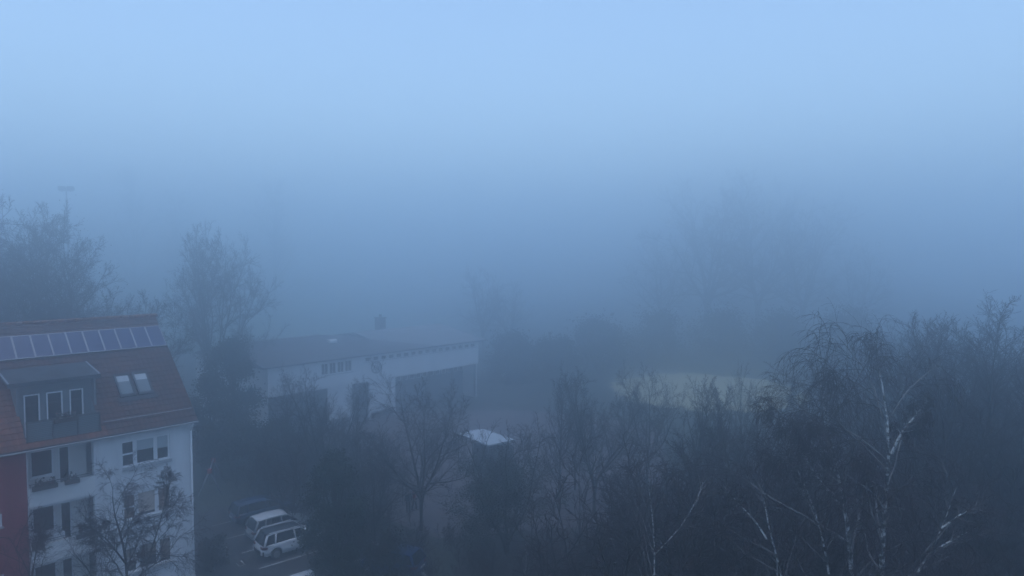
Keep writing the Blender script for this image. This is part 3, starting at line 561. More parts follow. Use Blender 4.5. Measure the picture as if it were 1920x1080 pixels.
# ------------------------------------------------------------------ cars
def make_car(name, loc, rz, label, paint, roofpaint=None, L=4.35, W=1.8, H=1.5, estate=False, suv=False, trim=None):
    e = empty(name, loc, rz, label, 'car', 'cars parked in and around the lot'); hw = W / 2; wb = 1.32; gr = .22 if suv else .16; ar = .38 if suv else .35; ax = .33 if suv else .31
    belt = .98 if suv else .9; H = H
    xs = sorted(set([-L / 2, -L / 2 + .05, -L / 2 + .14, -L / 2 + .3, L / 2 - .5, L / 2 - .25, L / 2 - .08, L / 2] + [round(s * wb + k * ar / 6, 4) for s in (-1, 1) for k in range(-6, 7)] + list(np.linspace(-.8, .8, 5))))
    def wid(x): a = abs(x) / (L / 2); return hw * (1 - .16 * a ** 6 - .05 * a ** 2)
    def zb(x):
        z = gr + .04
        if x < -L / 2 + .3: z += .12 * (1 - (x + L / 2) / .3)
        for s in (-1, 1):
            d = x - s * wb
            if abs(d) <= ar: z = max(z, ax + math.sqrt(max(0, ar * ar - d * d)) - .0)
        return z
    def zt(x):
        return float(np.interp(x, [-L / 2, -L / 2 + .05, -L / 2 + .14, -L / 2 + .3, .2, 1.02, L / 2 - .5, L / 2 - .08, L / 2], [belt - .32, belt - .22, belt - .05, belt, belt + .02, belt + .04, belt - .1, belt - .22, belt - .34]))
    G = []
    for x in xs:
        w_, b_, t_ = wid(x), zb(x), zt(x); m_ = max(b_ + .03, .58)
        half = [(0, b_), (w_ * .88, b_), (w_ * .985, b_ + .02), (w_, max(m_, b_ + .03)), (w_ * .985, max(t_ - .12, b_ + .05)), (w_ * .95, t_ - .03), (w_ * .90, t_), (0, t_ + .03)]
        G.append([(x, y, z) for y, z in half] + [(x, -y, z) for y, z in reversed(half[1:-1])])
    b = MB(); b.grid(G, 0, True, closed=True); b.poly(G[0]); b.poly(list(reversed(G[-1])))
    b.box(-L / 2 + .35, L / 2 - .4, -hw * .6, hw * .6, gr, gr + .1, 1)
    xr = -L / 2; k0, k1, k2, k3 = (xr + .14, xr + .42, .35, 1.08) if not estate else (xr + .12, xr + .36, .3, 1.05)
    wbt, wrf = hw * .89, hw * .70
    def side(x, f, s): return (x, s * (wbt * (1 - f) + wrf * f), (zt(min(x, 1.05)) - .01) * (1 - f) + (H - .045) * f)
    def edge(x): return (x, H - .045 - .05 * ((x - (k1 + k2) / 2) / ((k2 - k1) / 2)) ** 2)
    body = b.build('body', [paint, M['black_trim']], e)
    # pillars and window surrounds in body colour
    pl = MB()
    for s in (-1, 1):
        top = lambda x: (x, s * wrf, edge(x)[1])
        bt = lambda x: (x, s * wbt, zt(x) - .01)
        for p0, p1, r0, r1 in ((bt(k3), top(k2), .05, .05), (bt(k0), top(k1), .085, .075), (bt(-.05), top(-.12), .045, .04), (bt(xr + .85), top(xr + .95), .055, .055)): pl.tube(p0, p1, r0, r1, 6, 0)
        pl.tube(bt(k0), bt(k3), .035, .035, 6, 1); 
        q = [top(x) for x in np.linspace(k1, k2, 7)]
        for p0, p1 in zip(q[:-1], q[1:]): pl.tube(p0, p1, .05, .05, 6, 0)
    pl.build('pillars', [paint, trim or paint], body)
    rf = MB(); n = 9
    RG = [[(x, y * wrf, edge(x)[1] + .05 * (1 - y * y) + .02) for y in np.linspace(-1, 1, n)] for x in np.linspace(k1 - .05, k2 + .02, 9)]; rf.grid(RG); o = rf.build('roof', roofpaint or paint, e)
    md = o.modifiers.new('thick', 'SOLIDIFY'); md.thickness = .03
    g = MB(); ins = .03
    g.poly([(k3 - .02, -wbt + ins, zt(k3)), (k3 - .02, wbt - ins, zt(k3)), (k2 - .02, wrf - ins, edge(k2)[1]), (k2 - .02, -wrf + ins, edge(k2)[1])]); g.build('windscreen', M['glass'], e)
    g = MB(); g.grid([[(k0 * (1 - f) + k1 * f - .045 * (1 - (y) ** 2), y * ((wbt - ins) * (1 - f) + (wrf - ins) * f), (belt - .05) * (1 - f) + (edge(k1)[1]) * f) for y in np.linspace(-1, 1, 7)] for f in np.linspace(0, 1, 4)]); g.build('rear_window', M['glass'], e)
    for s in (-1, 1):
        g = MB(); xs2 = np.linspace(0, 1, 7)
        g.grid([[(k0 + (k3 - k0) * a if f == 0 else k1 + (k2 - k1) * a, s * ((wbt - ins) if f == 0 else (wrf - ins)), (zt(k0 + (k3 - k0) * a) - .02) if f == 0 else edge(k1 + (k2 - k1) * a)[1]) for a in xs2] for f in (0, 1)]); g.build('side_window', M['glass'], e)
        for x in (-wb, wb):
            t = MB(); t.tube((x, s * (hw - .2), ax), (x, s * (hw - .01), ax), ax, ax - .015, 22); wh = t.build('wheel', M['tyre'], e)
            r = MB(); r.tube((x, s * (hw - .012), ax), (x, s * (hw + .004), ax), ax * .66, ax * .6, 18)
            for k in range(5):
                a = 2 * PI * k / 5; r.tube((x, s * (hw + .004), ax), (x + ax * .58 * math.cos(a), s * (hw + .004), ax + ax * .58 * math.sin(a)), .03, .03, 5)
            r.build('rim', M['rim'], wh)
        l = MB(); zz = belt - .14
        l.grid([[(xr - .012 + dx, s * y, z) for dx, y in ((.045, hw * .48), (.03, hw * .62), (.05, hw * .76), (.13, hw * .87), (.34, hw * .945))] for z in (zz - .09, zz - .03, zz + .05)]); o = l.build('tail_light', M['red_lamp'], e)
        md = o.modifiers.new('thick', 'SOLIDIFY'); md.thickness = .03
        l = MB(); l.box(L / 2 - .22, L / 2 - .1, s * hw * .55, s * hw * .82, belt - .34, belt - .22); l.build('headlight', M['lamp_clear'], e, .02)
        m_ = MB(); m_.box(.86, 1.0, s * (hw * .93), s * (hw * 1.12), belt + .02, belt + .15); m_.build('mirror', paint, e, .03)
        if suv: r2 = MB(); r2.tube((k1 + .1, s * (wrf - .0), H + .02), (k2 - .1, s * (wrf - .0), H + .02), .025); r2.build('roof_rail', M['car_white'], e)
    bp = MB(); bp.grid([[(xr - .03 + .10 * abs(y) ** 3, y * hw * .9, z) for y in np.linspace(-1, 1, 9)] for z in (gr + .17, gr + .26, gr + .4)]); o = bp.build('bumper', M['black_trim'] if suv else paint, e); md = o.modifiers.new('thick', 'SOLIDIFY'); md.thickness = .05
    pt = MB(); pt.box(xr - .06, xr - .035, -.26, .26, belt - .34, belt - .23); pt.build('number_plate', M['plate'], e)
    return e
def bay(k, a=2.2, shift=0.0):
    p = B0 + DL * a + DN * (2.86 * (k - .5) + shift); return (float(p[0]), float(p[1]), .012)
CR = PI / 2 - R(49)
make_car('parked_car', bay(-.25, 2.55), CR, 'dark blue estate car, farthest of the parked row by the house', M['car_blue'], L=4.5, H=1.46, estate=True, trim=M['chrome'])
make_car('parked_car', bay(1, 2.25), CR, 'pale silver hatchback between the dark blue estate and the white off-roader', M['car_silver'], M['car_white'], L=4.1, H=1.5)
make_car('parked_car', bay(2, 1.9), CR, 'white off-road car with dark roof and dark wrap-round rear glass', M['car_white'], M['rail_dark'], L=4.4, W=1.84, H=1.62, suv=True)
b = gnd(526, 1148); make_car('parked_car', (float(b[0] + DL[0] * 2.1), float(b[1] + DL[1] * 2.1), .012), CR, 'white car at the bottom edge, half behind the dark evergreen', M['car_white'], L=4.2, H=1.5)
b = gnd(716, 1078); make_car('parked_car', (b[0] + .6, b[1] + .5, .0), R(160), 'bright blue small car nearly hidden behind bushes left of the ivy tree', M['car_bright_blue'], L=3.8, W=1.68, H=1.48)
b = gnd(1366, 985); make_car('parked_car', (b[0], b[1] + 1.0, .004), R(175), 'pale car glimpsed through the reddish thicket', M['car_white'], L=4.3, H=1.48)
b = gnd(1452, 945); make_car('parked_car', (b[0], b[1] + 1.0, .0), R(170), 'pale car glimpsed behind the birch stems', M['car_silver'], L=4.2, H=1.48)
b = gnd(1888, 1102); make_car('parked_car', (b[0] + .4, b[1] + .4, .0), R(8), 'white car roof showing in the bottom right corner', M['car_white'], L=4.3, H=1.48)
b = gnd(474, 782); make_car('parked_car', (b[0], b[1] + 1.2, .0), R(95), 'white car standing left of the hall beside the dark evergreens', M['car_white'], L=4.4, H=1.6)

# ------------------------------------------------------------------ people
def skin_obj(name, verts, edges, rad, m, parent, root=0, lv=2):
    me = bpy.data.meshes.new(name); me.from_pydata(verts, edges, []); o = link(name, me, [m], parent)
    md = o.modifiers.new('skin', 'SKIN'); md.use_smooth_shade = True
    for i, r in enumerate(rad):
        v = me.skin_vertices[0].data[i]; v.radius = (r, r) if not isinstance(r, tuple) else r; v.use_root = (i == root)
    s = o.modifiers.new('sub', 'SUBSURF'); s.levels = lv; s.render_levels = lv; return o
def person(loc, rz, label, jacket, stride=.12, arm=.1):
    e = empty('person', loc, rz, label, 'person')
    V = [(0, 0, .94), (0, .01, 1.12), (0, .0, 1.32), (0, .0, 1.47), (0, .015, 1.55), (0, .02, 1.63), (0, .02, 1.72)]; Rd = [(.15, .11), (.14, .10), (.165, .11), (.07, .065), (.055, .055), (.078, .095), (.05, .06)]
    E = [(0, 1), (1, 2), (2, 3), (3, 4), (4, 5), (5, 6)]
    legs = {}; arms = {}
    for s in (-1, 1):
        st = stride * s; i = len(V); V += [(s * .095, 0, .86), (s * .10, st * .45 + .03, .48), (s * .10, st - .02 * (s > 0), .09), (s * .105, st + .13, .035)]; Rd += [.082, .055, .038, (.038, .03)]; E += [(0, i), (i, i + 1), (i + 1, i + 2), (i + 2, i + 3)]; legs[s] = i
        i = len(V); ay = -st * .8 * arm / .1; V += [(s * .17, 0, 1.42), (s * .225, ay * .3 - .02, 1.14), (s * .235, ay + .05, .90), (s * .235, ay + .075, .83)]; Rd += [.056, .042, .029, (.034, .018)]; E += [(3, i), (i, i + 1), (i + 1, i + 2), (i + 2, i + 3)]; arms[s] = i
        h = i + 3; hx, hy, hz = V[h]
        for k, (dy, ln) in enumerate(((.03, .075), (.01, .085), (-.01, .08), (-.028, .06))): j = len(V); V += [(hx, hy + dy, hz - .035), (hx - s * .012, hy + dy + .006, hz - .035 - ln * .55), (hx - s * .028, hy + dy + .01, hz - .035 - ln)]; Rd += [.009, .008, .007]; E += [(h, j), (j, j + 1), (j + 1, j + 2)]
        j = len(V); V += [(hx - s * .005, hy + .04, hz - .0), (hx - s * .015, hy + .06, hz - .04)]; Rd += [.010, .008]; E += [(h, j), (j, j + 1)]
    j = len(V); V += [(0, .115, 1.635)]; Rd += [.014]; E += [(5, j)]                      # nose
    for s in (-1, 1): j = len(V); V += [(s * .088, .015, 1.635)]; Rd += [.016]; E += [(5, j)]   # ears
    skin_obj('body', V, E, Rd, M['skin'], e)
    idx = [0, 1, 2, 3]; jv = [(0, 0, .82), V[1], V[2], (0, .0, 1.46), (0, .01, 1.50)]; jr = [(.19, .145), (.18, .14), (.195, .14), (.10, .09), (.075, .075)]; je = [(0, 1), (1, 2), (2, 3), (3, 4)]
    for s in (-1, 1): a = arms[s]; i = len(jv); jv += [V[a], V[a + 1], V[a + 2]]; jr += [.075, .062, .048]; je += [(3, i), (i, i + 1), (i + 1, i + 2)]
    skin_obj('jacket', jv, je, jr, jacket, e, 1)
    tv = [(0, 0, .95)]; tr_ = [(.17, .125)]; te = []
    for s in (-1, 1): a = legs[s]; i = len(tv); tv += [V[a], V[a + 1], V[a + 2]]; tr_ += [.098, .072, .06]; te += [(0, i), (i, i + 1), (i + 1, i + 2)]
    skin_obj('trousers', tv, te, tr_, M['trousers'], e)
    for s in (-1, 1): a = legs[s]; skin_obj('shoe', [tuple(np.array(V[a + 2]) + [0, -.03, -.04]), tuple(np.array(V[a + 3]) + [0, .03, 0])], [(0, 1)], [(.05, .045), (.045, .035)], M['black_trim'], e)
    skin_obj('hair', [(0, -.03, 1.60), (0, -.015, 1.69), (0, .02, 1.745), (0, .07, 1.72)], [(0, 1), (1, 2), (2, 3)], [(.08, .06), (.088, .085), (.06, .05), (.045, .025)], M['hair'], e, 1)
    f = MB()
    for s in (-1, 1): f.tube((s * .032, .105, 1.655), (s * .032, .116, 1.655), .011, .009, 8)
    f.build('eyes', M['eye'], e)
    f = MB(); f.box(-.025, .025, .10, .113, 1.585, 1.594); f.build('mouth', M['red_lamp'], e)
    return e
b = gnd(766, 962); person((b[0], b[1], .01), R(20), 'person in dark teal jacket standing in the yard beside the red jacket', M['jacket_teal'], .06)
b = gnd(777, 957); person((b[0], b[1], .01), R(-60), 'person in red jacket walking across the paved yard', M['jacket_red'], .16)

# ------------------------------------------------------------------ trees
TW = [M['twig'], M['deadleaf']]; TWR = [M['twig_red'], M['deadleaf']]
P_spread = [tree_meshes('spreading', 11, 11, 'spreading'), tree_meshes('field', 12, 11, 'field'), tree_meshes('field', 13, 11, 'field')]
P_leafy = [tree_meshes('leafy', s, 22, ('spreading', 'field')[s % 2], leaves=(5000, .075, .3), twig=.0105, dens=1.25) for s in (21, 22)]
P_up = [tree_meshes('upright', s, 11, 'upright') for s in (31, 32)]
P_multi = [tree_meshes('multi', s, 11, 'multi') for s in (41, 42)]
P_thick = [tree_meshes('thicket', s, 6, 'thicket', twig=.007) for s in (51, 52, 53)]
P_far = [tree_meshes('far', s, 28, 'field', twig=.016, dens=.8) for s in (61, 62)]
P_pop = [tree_meshes('poplar', 71, 30, 'upright', twig=.02)]
def top_of(meshes):
    n = len(meshes[1].vertices); a = np.empty(n * 3, np.float32); meshes[1].vertices.foreach_get('co', a); return float(np.percentile(a[2::3], 99.7))
def plant_tree(proto, H0, x, ytop, Y, seed, label, name='bare_tree', wide=1.0, mats=None, group=None, cat='tree', H=None):
    loc, h = tree_spot(x, ytop, Y); h = H or h; s = h / top_of(proto)
    return put_tree(name, proto, mats or ([M['bark']], TW), loc, seed * 1.7, (s * wide, s * wide, s), label, cat, group)
G_L = 'bare trees behind the apartment house'
plant_tree(P_leafy[0], 22, 18, 380, 60, 1, 'tall bare tree with clotted crown cut by the left frame edge, behind the tiled roof', wide=.95, group=G_L)
plant_tree(P_leafy[1], 22, 130, 395, 58, 2, 'tall bare tree with clotted crown under the floodlight mast', wide=.95, group=G_L)
plant_tree(P_leafy[0], 22, 250, 545, 57, 4, 'low bare tree peeping over the right end of the tiled ridge', wide=.85, group=G_L)
plant_tree(P_leafy[0], 22, 395, 422, 74, 3, 'hazy bare tree standing alone right of the tiled ridge', wide=.66, group=G_L)
plant_tree(P_leafy[0], 22, -60, 420, 62, 9, 'bare tree filling the gap at the far left behind the roof', wide=.9, group=G_L)
G_M = 'bare trees in front of the hall and yard'
plant_tree(P_spread[1], 11, 606, 690, 50, 1, 'bare tree before the left end of the hall wall', wide=.95, mats=([M['bark_green']], TW), group=G_M)
plant_tree(P_spread[0], 11, 535, 700, 54, 3, 'slighter bare tree left of the one before the hall wall', wide=.8, group=G_M)
plant_tree(P_spread[2], 11, 788, 690, 46, 2, 'bare tree with several stems right before the round hall emblem', wide=1.0, group=G_M)
plant_tree(P_multi[1], 11, 700, 790, 44, 5, 'lower bare many-stemmed tree between hall emblem and dark evergreen', wide=.9, group=G_M)
plant_tree(P_up[0], 11, 1050, 712, 50, 3, 'slim bare tree right of the shelter roof', wide=.9, group=G_M)
plant_tree(P_spread[1], 11, 1116, 697, 49, 8, 'straight dark-trunked bare tree at the middle of the yard edge', wide=.95, mats=([M['bark']], TW), group=G_M)
plant_tree(P_up[1], 11, 1080, 700, 54, 2, 'thin bare tree close behind the straight dark trunk', wide=.8, group=G_M)
plant_tree(P_spread[1], 11, 1216, 683, 54, 5, 'bare tree with airy tip before the left end of the sand pitch', wide=.8, group=G_M)
plant_tree(P_up[0], 11, 1312, 705, 44, 6, 'bare tree with brush-like top before the sand pitch', wide=1.05, mats=([M['bark']], TWR), group=G_M)
plant_tree(P_up[1], 11, 1350, 722, 42, 9, 'shorter bare tree in the gap before the sand pitch', wide=1.1, group=G_M)
plant_tree(P_spread[0], 11, 1394, 683, 45, 4, 'thin bare tree whose tip crosses the sand pitch', wide=.5, group=G_M)
plant_tree(P_multi[0], 11, 1255, 790, 36, 6, 'low bushy bare tree below the sand pitch', wide=1.1, group=G_M)
plant_tree(P_multi[1], 11, 1440, 760, 34, 8, 'bushy bare tree left of the weeping birches', wide=1.2, group=G_M)
# the ivy-clad tree in the middle
loc, h = tree_spot(948, 690, 42.5)
tm = tree_meshes('ivy_tree', 77, h * .86, 'multi', dens=.85)
iv = put_tree('ivy_tree', tm, ([M['bark_green']], TW), loc, 2.2, (1.15, 1.15, 1), 'big bare tree with ivy-green lower limbs in the middle foreground', 'tree')
rng = np.random.default_rng(5); C = []
a_ = np.empty(len(tm[1].vertices) * 3, np.float32); tm[1].vertices.foreach_get('co', a_); a_ = a_.reshape(-1, 3); a_ = a_[(a_[:, 2] < .46 * h) & (a_[:, 2] > 1.2) & (np.hypot(a_[:, 0], a_[:, 1]) < 3.2)]
for k in range(230): C.append(a_[rng.integers(0, len(a_))] + rng.normal(size=(85, 3)) * np.array([.26, .26, .2]))
b_ = np.empty(len(tm[0].vertices) * 3, np.float32); tm[0].vertices.foreach_get('co', b_); b_ = b_.reshape(-1, 3); b_ = b_[b_[:, 2] < .52 * h]
for k in range(160): C.append(b_[rng.integers(0, len(b_))] + rng.normal(size=(40, 3)) * np.array([.13, .13, .2]))
C = np.concatenate(C); V, F = leaf_quads(C, rng, .05); link('ivy', np_mesh('ivy', V, F), [M['ivy']], iv)
# thickets
G_T = 'leafless thickets in the foreground'
tl = [(1180, 930, 33.5, 'reddish leafless thicket at the right edge of the yard'), (1270, 850, 32.6, 'leafless thicket below the low bushy tree'), (1350, 830, 34.2, 'leafless thicket hiding a pale car'), (1430, 865, 34.1, 'leafless thicket left of the leaning birch'), (1110, 1000, 41, 'low leafless thicket under the straight dark-trunked tree'), (1220, 960, 29.2, 'dark thicket at the bottom edge right of the middle'), (1330, 970, 28, 'dark thicket at the bottom edge before the pale twigs'), (850, 985, 43, 'tangled thicket left of the ivy-clad trunk'), (770, 985, 41, 'low thicket behind the bright blue car'), (1040, 1005, 41, 'dark thicket right of the ivy-clad trunk'), (700, 935, 45, 'twiggy thicket between evergreen and people'), (1560, 815, 34.1, 'thicket behind the two tall birches'), (1700, 815, 33.3, 'thicket between tall birch and big fan-shaped tree'), (1800, 905, 31, 'thicket at the foot of the big fan-shaped tree'), (1890, 955, 31, 'thicket in the lower right corner'), (1630, 955, 30.1, 'thicket behind the forked birch base'), (900, 1020, 39, 'low thicket in front of the ivy-clad trunk'), (1000, 1030, 38, 'low thicket around the broken birch stump'), (1120, 1020, 38, 'bottom-edge thicket below the straight dark-trunked tree'), (1490, 955, 30.1, 'thicket behind the slim crooked birch'), (590, 800, 50, 'dark thicket below the tree before the hall wall'), (520, 830, 53, 'dark thicket behind the silver hatchback'), (680, 800, 52, 'faint thicket left of the round emblem tree'), (640, 1000, 42, 'thicket tangled round the dark ivy-covered evergreen'), (810, 1045, 38, 'bottom-edge thicket right of the bright blue car')]
for i, (x, yt, Y, lb) in enumerate(tl):
    plant_tree(P_thick[i % 3], 6, x, yt, Y, i + 1, lb, 'thicket', wide=1.15, mats=([M['bark']], TWR), group=G_T, cat='shrub')
# right side
loc, h = tree_spot(1868, 538, 37)
fm = tree_meshes('fan', 91, h, 'fan', dens=1.0, twig=.0055); fs = .92 * h / top_of(fm)
put_tree('bare_tree', fm, ([M['bark']], TWR), loc, .6 + PI, (1.05, 1.05, fs), 'big fan-shaped bare tree at the right edge rising into the fog')
plant_tree(P_spread[0], 11, 1690, 592, 50, 5, 'slender bare tree between weeping birch and big fan-shaped tree', wide=.8)
plant_tree(P_spread[1], 11, 1760, 640, 43, 2, 'bare tree under the left flank of the big fan-shaped tree', wide=1.0)
plant_tree(P_spread[0], 11, 1862, 556, 41, 6, 'rounded fine-twigged bare tree standing inside the big fan-shaped one', wide=1.25, mats=([M['bark']], TWR))
plant_tree(P_spread[0], 11, 1775, 600, 43, 2, 'rounded bare tree at the left shoulder of the big fan-shaped one', wide=1.1, mats=([M['bark']], TWR))
plant_tree(P_spread[2], 11, 1985, 590, 45, 3, 'bare tree cut by the right frame edge', wide=1.0)
plant_tree(P_multi[0], 11, 1915, 790, 33, 3, 'low many-stemmed tree in front of the big fan-shaped tree', wide=1.2)
plant_tree(P_multi[1], 11, 1740, 780, 32, 3, 'dark many-stemmed tree behind the right birch', wide=1.0)
# birches: stems traced as real 3-D paths at their own distance
def birch(name, seed, Y, stems, label, dens=1.0, twig=.0042, wide=1.0, r=None, kind='arching', crown_mat='twig_red', cat='birch', group='white-stemmed birches', bark='birch'):
    base = at(*stems[0][0], Y); bx, by = base[0], base[1]; rng = random.Random(seed); P = []
    for st in stems:
        pts = []
        for i, (x, y) in enumerate(st):
            p = at(x, y, Y + (rng.uniform(-.5, .5) if i else 0)); pts.append((p[0] - bx, p[1] - by, p[2]))
        if st is stems[0]: pts.insert(0, (pts[0][0] * .9, 0, -.1))
        P.append(pts)
    H = max(p[-1][2] for p in P); trunk, crown, ends, _ = grow(seed, H, kind, paths=P, dens=dens, twig=twig, wide=wide, r=r)
    e = empty(name, (bx, by, 0), 0, label, cat, group)
    link('trunk', np_mesh('trunk', *join(trunk), smooth=True, mi=np.concatenate([np.full(len(F_), min(i_, 1)) for i_, (V_, F_) in enumerate(trunk)])), [M[bark], M['birch_limb'] if bark == 'birch' else M[bark]], e); link('crown', np_mesh('crown', *join(crown)), [M[crown_mat]], e); return e
birch('birch', 1, 24, [[(1600, 1085), (1590, 985), (1577, 900), (1555, 835), (1549, 790), (1548, 745), (1535, 700)], [(1585, 960), (1560, 930), (1520, 880), (1490, 810), (1450, 760)]], 'weeping birch with curved white stem, left of the two tallest', .95, r=.0085, kind='weeping')
birch('birch', 2, 23, [[(1652, 1085), (1655, 1000), (1658, 930), (1668, 865), (1675, 835), (1665, 760), (1650, 700), (1640, 658)], [(1672, 850), (1690, 810), (1720, 775), (1740, 750)], [(1655, 945), (1645, 920), (1630, 890), (1610, 860)]], 'tallest weeping birch with straight white trunk', 1.0, r=.0085, kind='weeping')
birch('birch', 3, 23, [[(1475, 1090), (1458, 1050), (1440, 1000), (1432, 940), (1427, 890)], [(1437, 1010), (1415, 975), (1385, 945), (1360, 915)]], 'thin leaning birch at the bottom edge, left of the weeping pair', .8, r=.007)
birch('birch', 4, 23.6, [[(1560, 1088), (1545, 1020), (1530, 960), (1525, 935), (1510, 905), (1495, 880)], [(1535, 985), (1520, 950), (1505, 920), (1500, 890)]], 'slim crooked birch just left of the curved white stem', .7, r=.006)
birch('birch', 5, 22, [[(1690, 1090), (1740, 1062), (1757, 1020), (1767, 980), (1785, 945), (1793, 915)], [(1755, 1030), (1790, 1010), (1830, 990)], [(1766, 990), (1800, 965), (1840, 945)]], 'bent birch whose white stem sweeps up to the right', .7, r=.0065)
birch('birch', 6, 27, [[(1225, 1090), (1230, 1030), (1222, 960), (1215, 900)], [(1228, 1040), (1275, 990), (1300, 950), (1320, 905)]], 'thin pale-stemmed birch in the thicket below the airy tree', .7, r=.006)
birch('birch', 7, 36, [[(985, 1100), (987, 1050), (985, 1005)], [(990, 1070), (1005, 1048), (1010, 1040)]], 'small broken birch stump with flaking white bark under the ivy tree', .5, r=.012)
birch('drooping_tree', 8, 28, [[(240, 1120), (238, 1050), (228, 1000), (205, 950), (212, 905)], [(250, 1100), (275, 1060), (300, 980), (318, 905)], [(238, 1060), (200, 1010), (165, 985)]], 'dark twiggy tree with drooping tips in front of the white apartment facade', 1.15, r=.010, crown_mat='twig_red', cat='tree', group=None, bark='bark')
birch('young_tree', 9, 26.5, [[(75, 1130), (55, 1070), (35, 1035), (15, 1005)], [(60, 1085), (68, 1030), (75, 1000)]], 'young bare tree at the bottom left before the red wall', .8, r=.006, crown_mat='twig_red', cat='tree', group=None, bark='bark')
# evergreens and shrubs
evergreen('evergreen_tree', 1, spot(440, 800, 62), 11.2, 3.1, 24000, .11, 'tall dark evergreen left of the hall', 'yew', 'oval', lobes=40)
evergreen('evergreen_tree', 2, spot(395, 800, 58), 8.5, 2.4, 15000, .11, 'lower dark evergreen tucked against the tall one', 'yew', 'oval')
evergreen('evergreen_tree', 3, spot(628, 1000, 36.5), 8.3, 1.75, 26000, .075, 'dark ivy-covered evergreen hiding the fronts of the parked cars', 'ivy', 'oval', lobes=40)
evergreen('evergreen_shrub', 4, spot(530, 900, 55), 5.5, 2.4, 14000, .09, 'dark rounded evergreen shrub behind the parked cars', 'yew', 'bush', 'shrub')
evergreen('evergreen_shrub', 5, spot(655, 1040, 42), 5.2, 1.8, 14000, .075, 'dark shrub right of the ivy-covered evergreen', 'shrub', 'bush', 'shrub')
evergreen('evergreen_shrub', 6, spot(400, 1060, 40.5), 2.0, 1.0, 3000, .08, 'small dark bush beside the house corner at the lot edge', 'deadleaf', 'bush', 'shrub')
evergreen('conifer', 7, spot(1487, 740, 72), 6.3, 1.2, 2600, .12, 'small pointed conifer behind the left weeping birch', 'yew', 'cone', 'tree')
evergreen('evergreen_shrub', 8, spot(470, 860, 58), 4.5, 2.2, 6000, .13, 'dark evergreen shrub below the tall evergreen', 'yew', 'bush', 'shrub')
evergreen('evergreen_shrub', 9, spot(730, 1060, 39), 2.6, 1.7, 5000, .09, 'low dark shrub in front of the bright blue car', 'shrub', 'bush', 'shrub')
# far trees fading into the fog
G_F = 'tall bare trees fading into the fog beyond the sand pitch'
for i, (x, yt, Y, k, wd, lb) in enumerate([(1330, 330, 148, 0, .95, 'tall foggy tree left in the far tree clump'), (1425, 312, 152, 1, .95, 'highest foggy tree of the far clump beyond the sand pitch'), (1510, 375, 146, 0, .95, 'foggy tree right of the highest in the far clump'), (1610, 450, 142, 1, 1.0, 'lower foggy tree at the right end of the far clump'), (1240, 430, 150, 1, .9, 'lower foggy tree at the left end of the far clump')]):
    plant_tree(P_far[k], 28, x, yt, Y, i + 2, lb, wide=wd, group=G_F)
plant_tree(P_far[0], 28, 905, 498, 128, 3, 'faint bare tree beyond the right end of the hall roof', wide=.9)
plant_tree(P_far[1], 28, 955, 525, 132, 5, 'fainter small tree right of the one beyond the hall roof', wide=.9)
plant_tree(P_pop[0], 30, 248, 312, 185, 1, 'ghostly slim tree in the fog above the tiled ridge', wide=.9, group='ghostly slim trees far left')
plant_tree(P_pop[0], 30, 512, 330, 190, 2, 'ghostly slim tree in the fog right of the lone hazy tree', wide=.9, group='ghostly slim trees far left')
plant_tree(P_pop[0], 30, 330, 350, 200, 4, 'ghostly slim tree in the fog behind the lone hazy tree', wide=.9, group='ghostly slim trees far left')
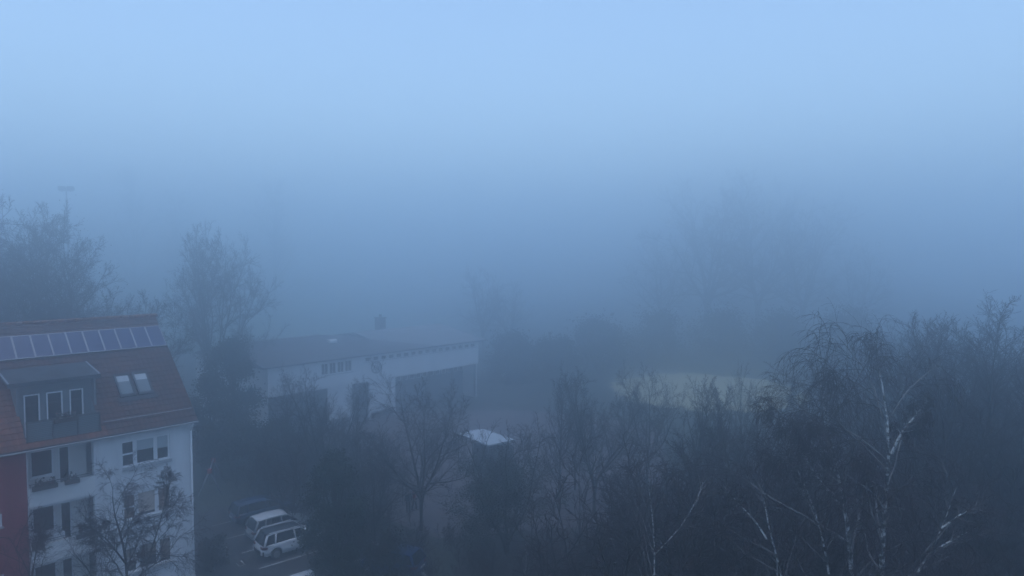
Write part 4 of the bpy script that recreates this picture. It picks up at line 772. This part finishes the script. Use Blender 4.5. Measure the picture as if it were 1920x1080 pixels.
for i, (x, yt, Y, rr, lb) in enumerate([(960, 622, 101, 4.5, 'foggy hedge mound just right of the hall end'), (1040, 632, 100, 4.5, 'foggy hedge mound two widths right of the hall end'), (1120, 600, 108, 6, 'foggy bush clump left of the sand pitch'), (1230, 590, 116, 6.5, 'foggy bush clump behind the left of the sand pitch'), (1350, 585, 118, 6.5, 'foggy bush clump behind the middle of the sand pitch'), (1470, 590, 116, 6.5, 'foggy bush clump behind the right of the sand pitch'), (1590, 575, 100, 5.5, 'foggy bush clump above the weeping birches')]):
    loc, h = tree_spot(x, yt, Y); evergreen('foggy_shrub', 100 + i, loc, h, rr, 9000, .2, lb, 'shrub', 'bush', 'shrub', lobes=60, group='foggy shrubs round the sand pitch')

# ------------------------------------------------------------------ air, sky, light, camera
hz = MB(); hz.box(-950, 950, -950, 950, -1.2, 45); mh = bpy.data.materials.new('haze'); mh.use_nodes = True; nt = mh.node_tree; nt.nodes.clear()
o_ = nt.nodes.new('ShaderNodeOutputMaterial'); v_ = nt.nodes.new('ShaderNodeVolumePrincipled')
v_.inputs['Color'].default_value = (.90, .957, 1, 1); v_.inputs['Density'].default_value = .0195; v_.inputs['Anisotropy'].default_value = .895
nt.links.new(v_.outputs[0], o_.inputs['Volume'])
h_ = hz.build('haze', mh); tag(h_, 'pale blue fog filling the air', None, None, 'stuff')

W_ = bpy.data.worlds.new('World'); S.world = W_; W_.use_nodes = True; nt = W_.node_tree
SUN_EL, SUN_ROT = R(80), R(200)
sky = nt.nodes.new('ShaderNodeTexSky'); sky.sky_type = 'NISHITA'; sky.sun_disc = False; sky.sun_elevation = SUN_EL; sky.sun_rotation = SUN_ROT
sky.ozone_density = 1.9; sky.air_density = 1.3; sky.dust_density = 1.0
nt.links.new(sky.outputs[0], nt.nodes['Background'].inputs[0]); nt.nodes['Background'].inputs[1].default_value = .1
sl = bpy.data.lights.new('sun', 'SUN'); sl.energy = .1; sl.angle = R(40); sl.color = (1, .96, .9); so = bpy.data.objects.new('sun', sl); COL.objects.link(so)
so.rotation_euler = (PI / 2 - SUN_EL, 0, PI - SUN_ROT)      # same direction as the sky's sun
cd = bpy.data.cameras.new('camera'); cd.sensor_width = 36; cd.lens = 24; cd.clip_end = 4000; co = bpy.data.objects.new('camera', cd); COL.objects.link(co)
co.location = (0, 0, CAM_H); co.rotation_euler = (PI / 2 - PITCH, 0, 0); S.camera = co
S.view_settings.view_transform = 'Standard'; S.view_settings.look = 'None'; S.view_settings.exposure = 1.15; S.view_settings.gamma = 1
S.cycles.use_denoising = True; S.cycles.volume_bounces = 16; S.cycles.max_bounces = 18
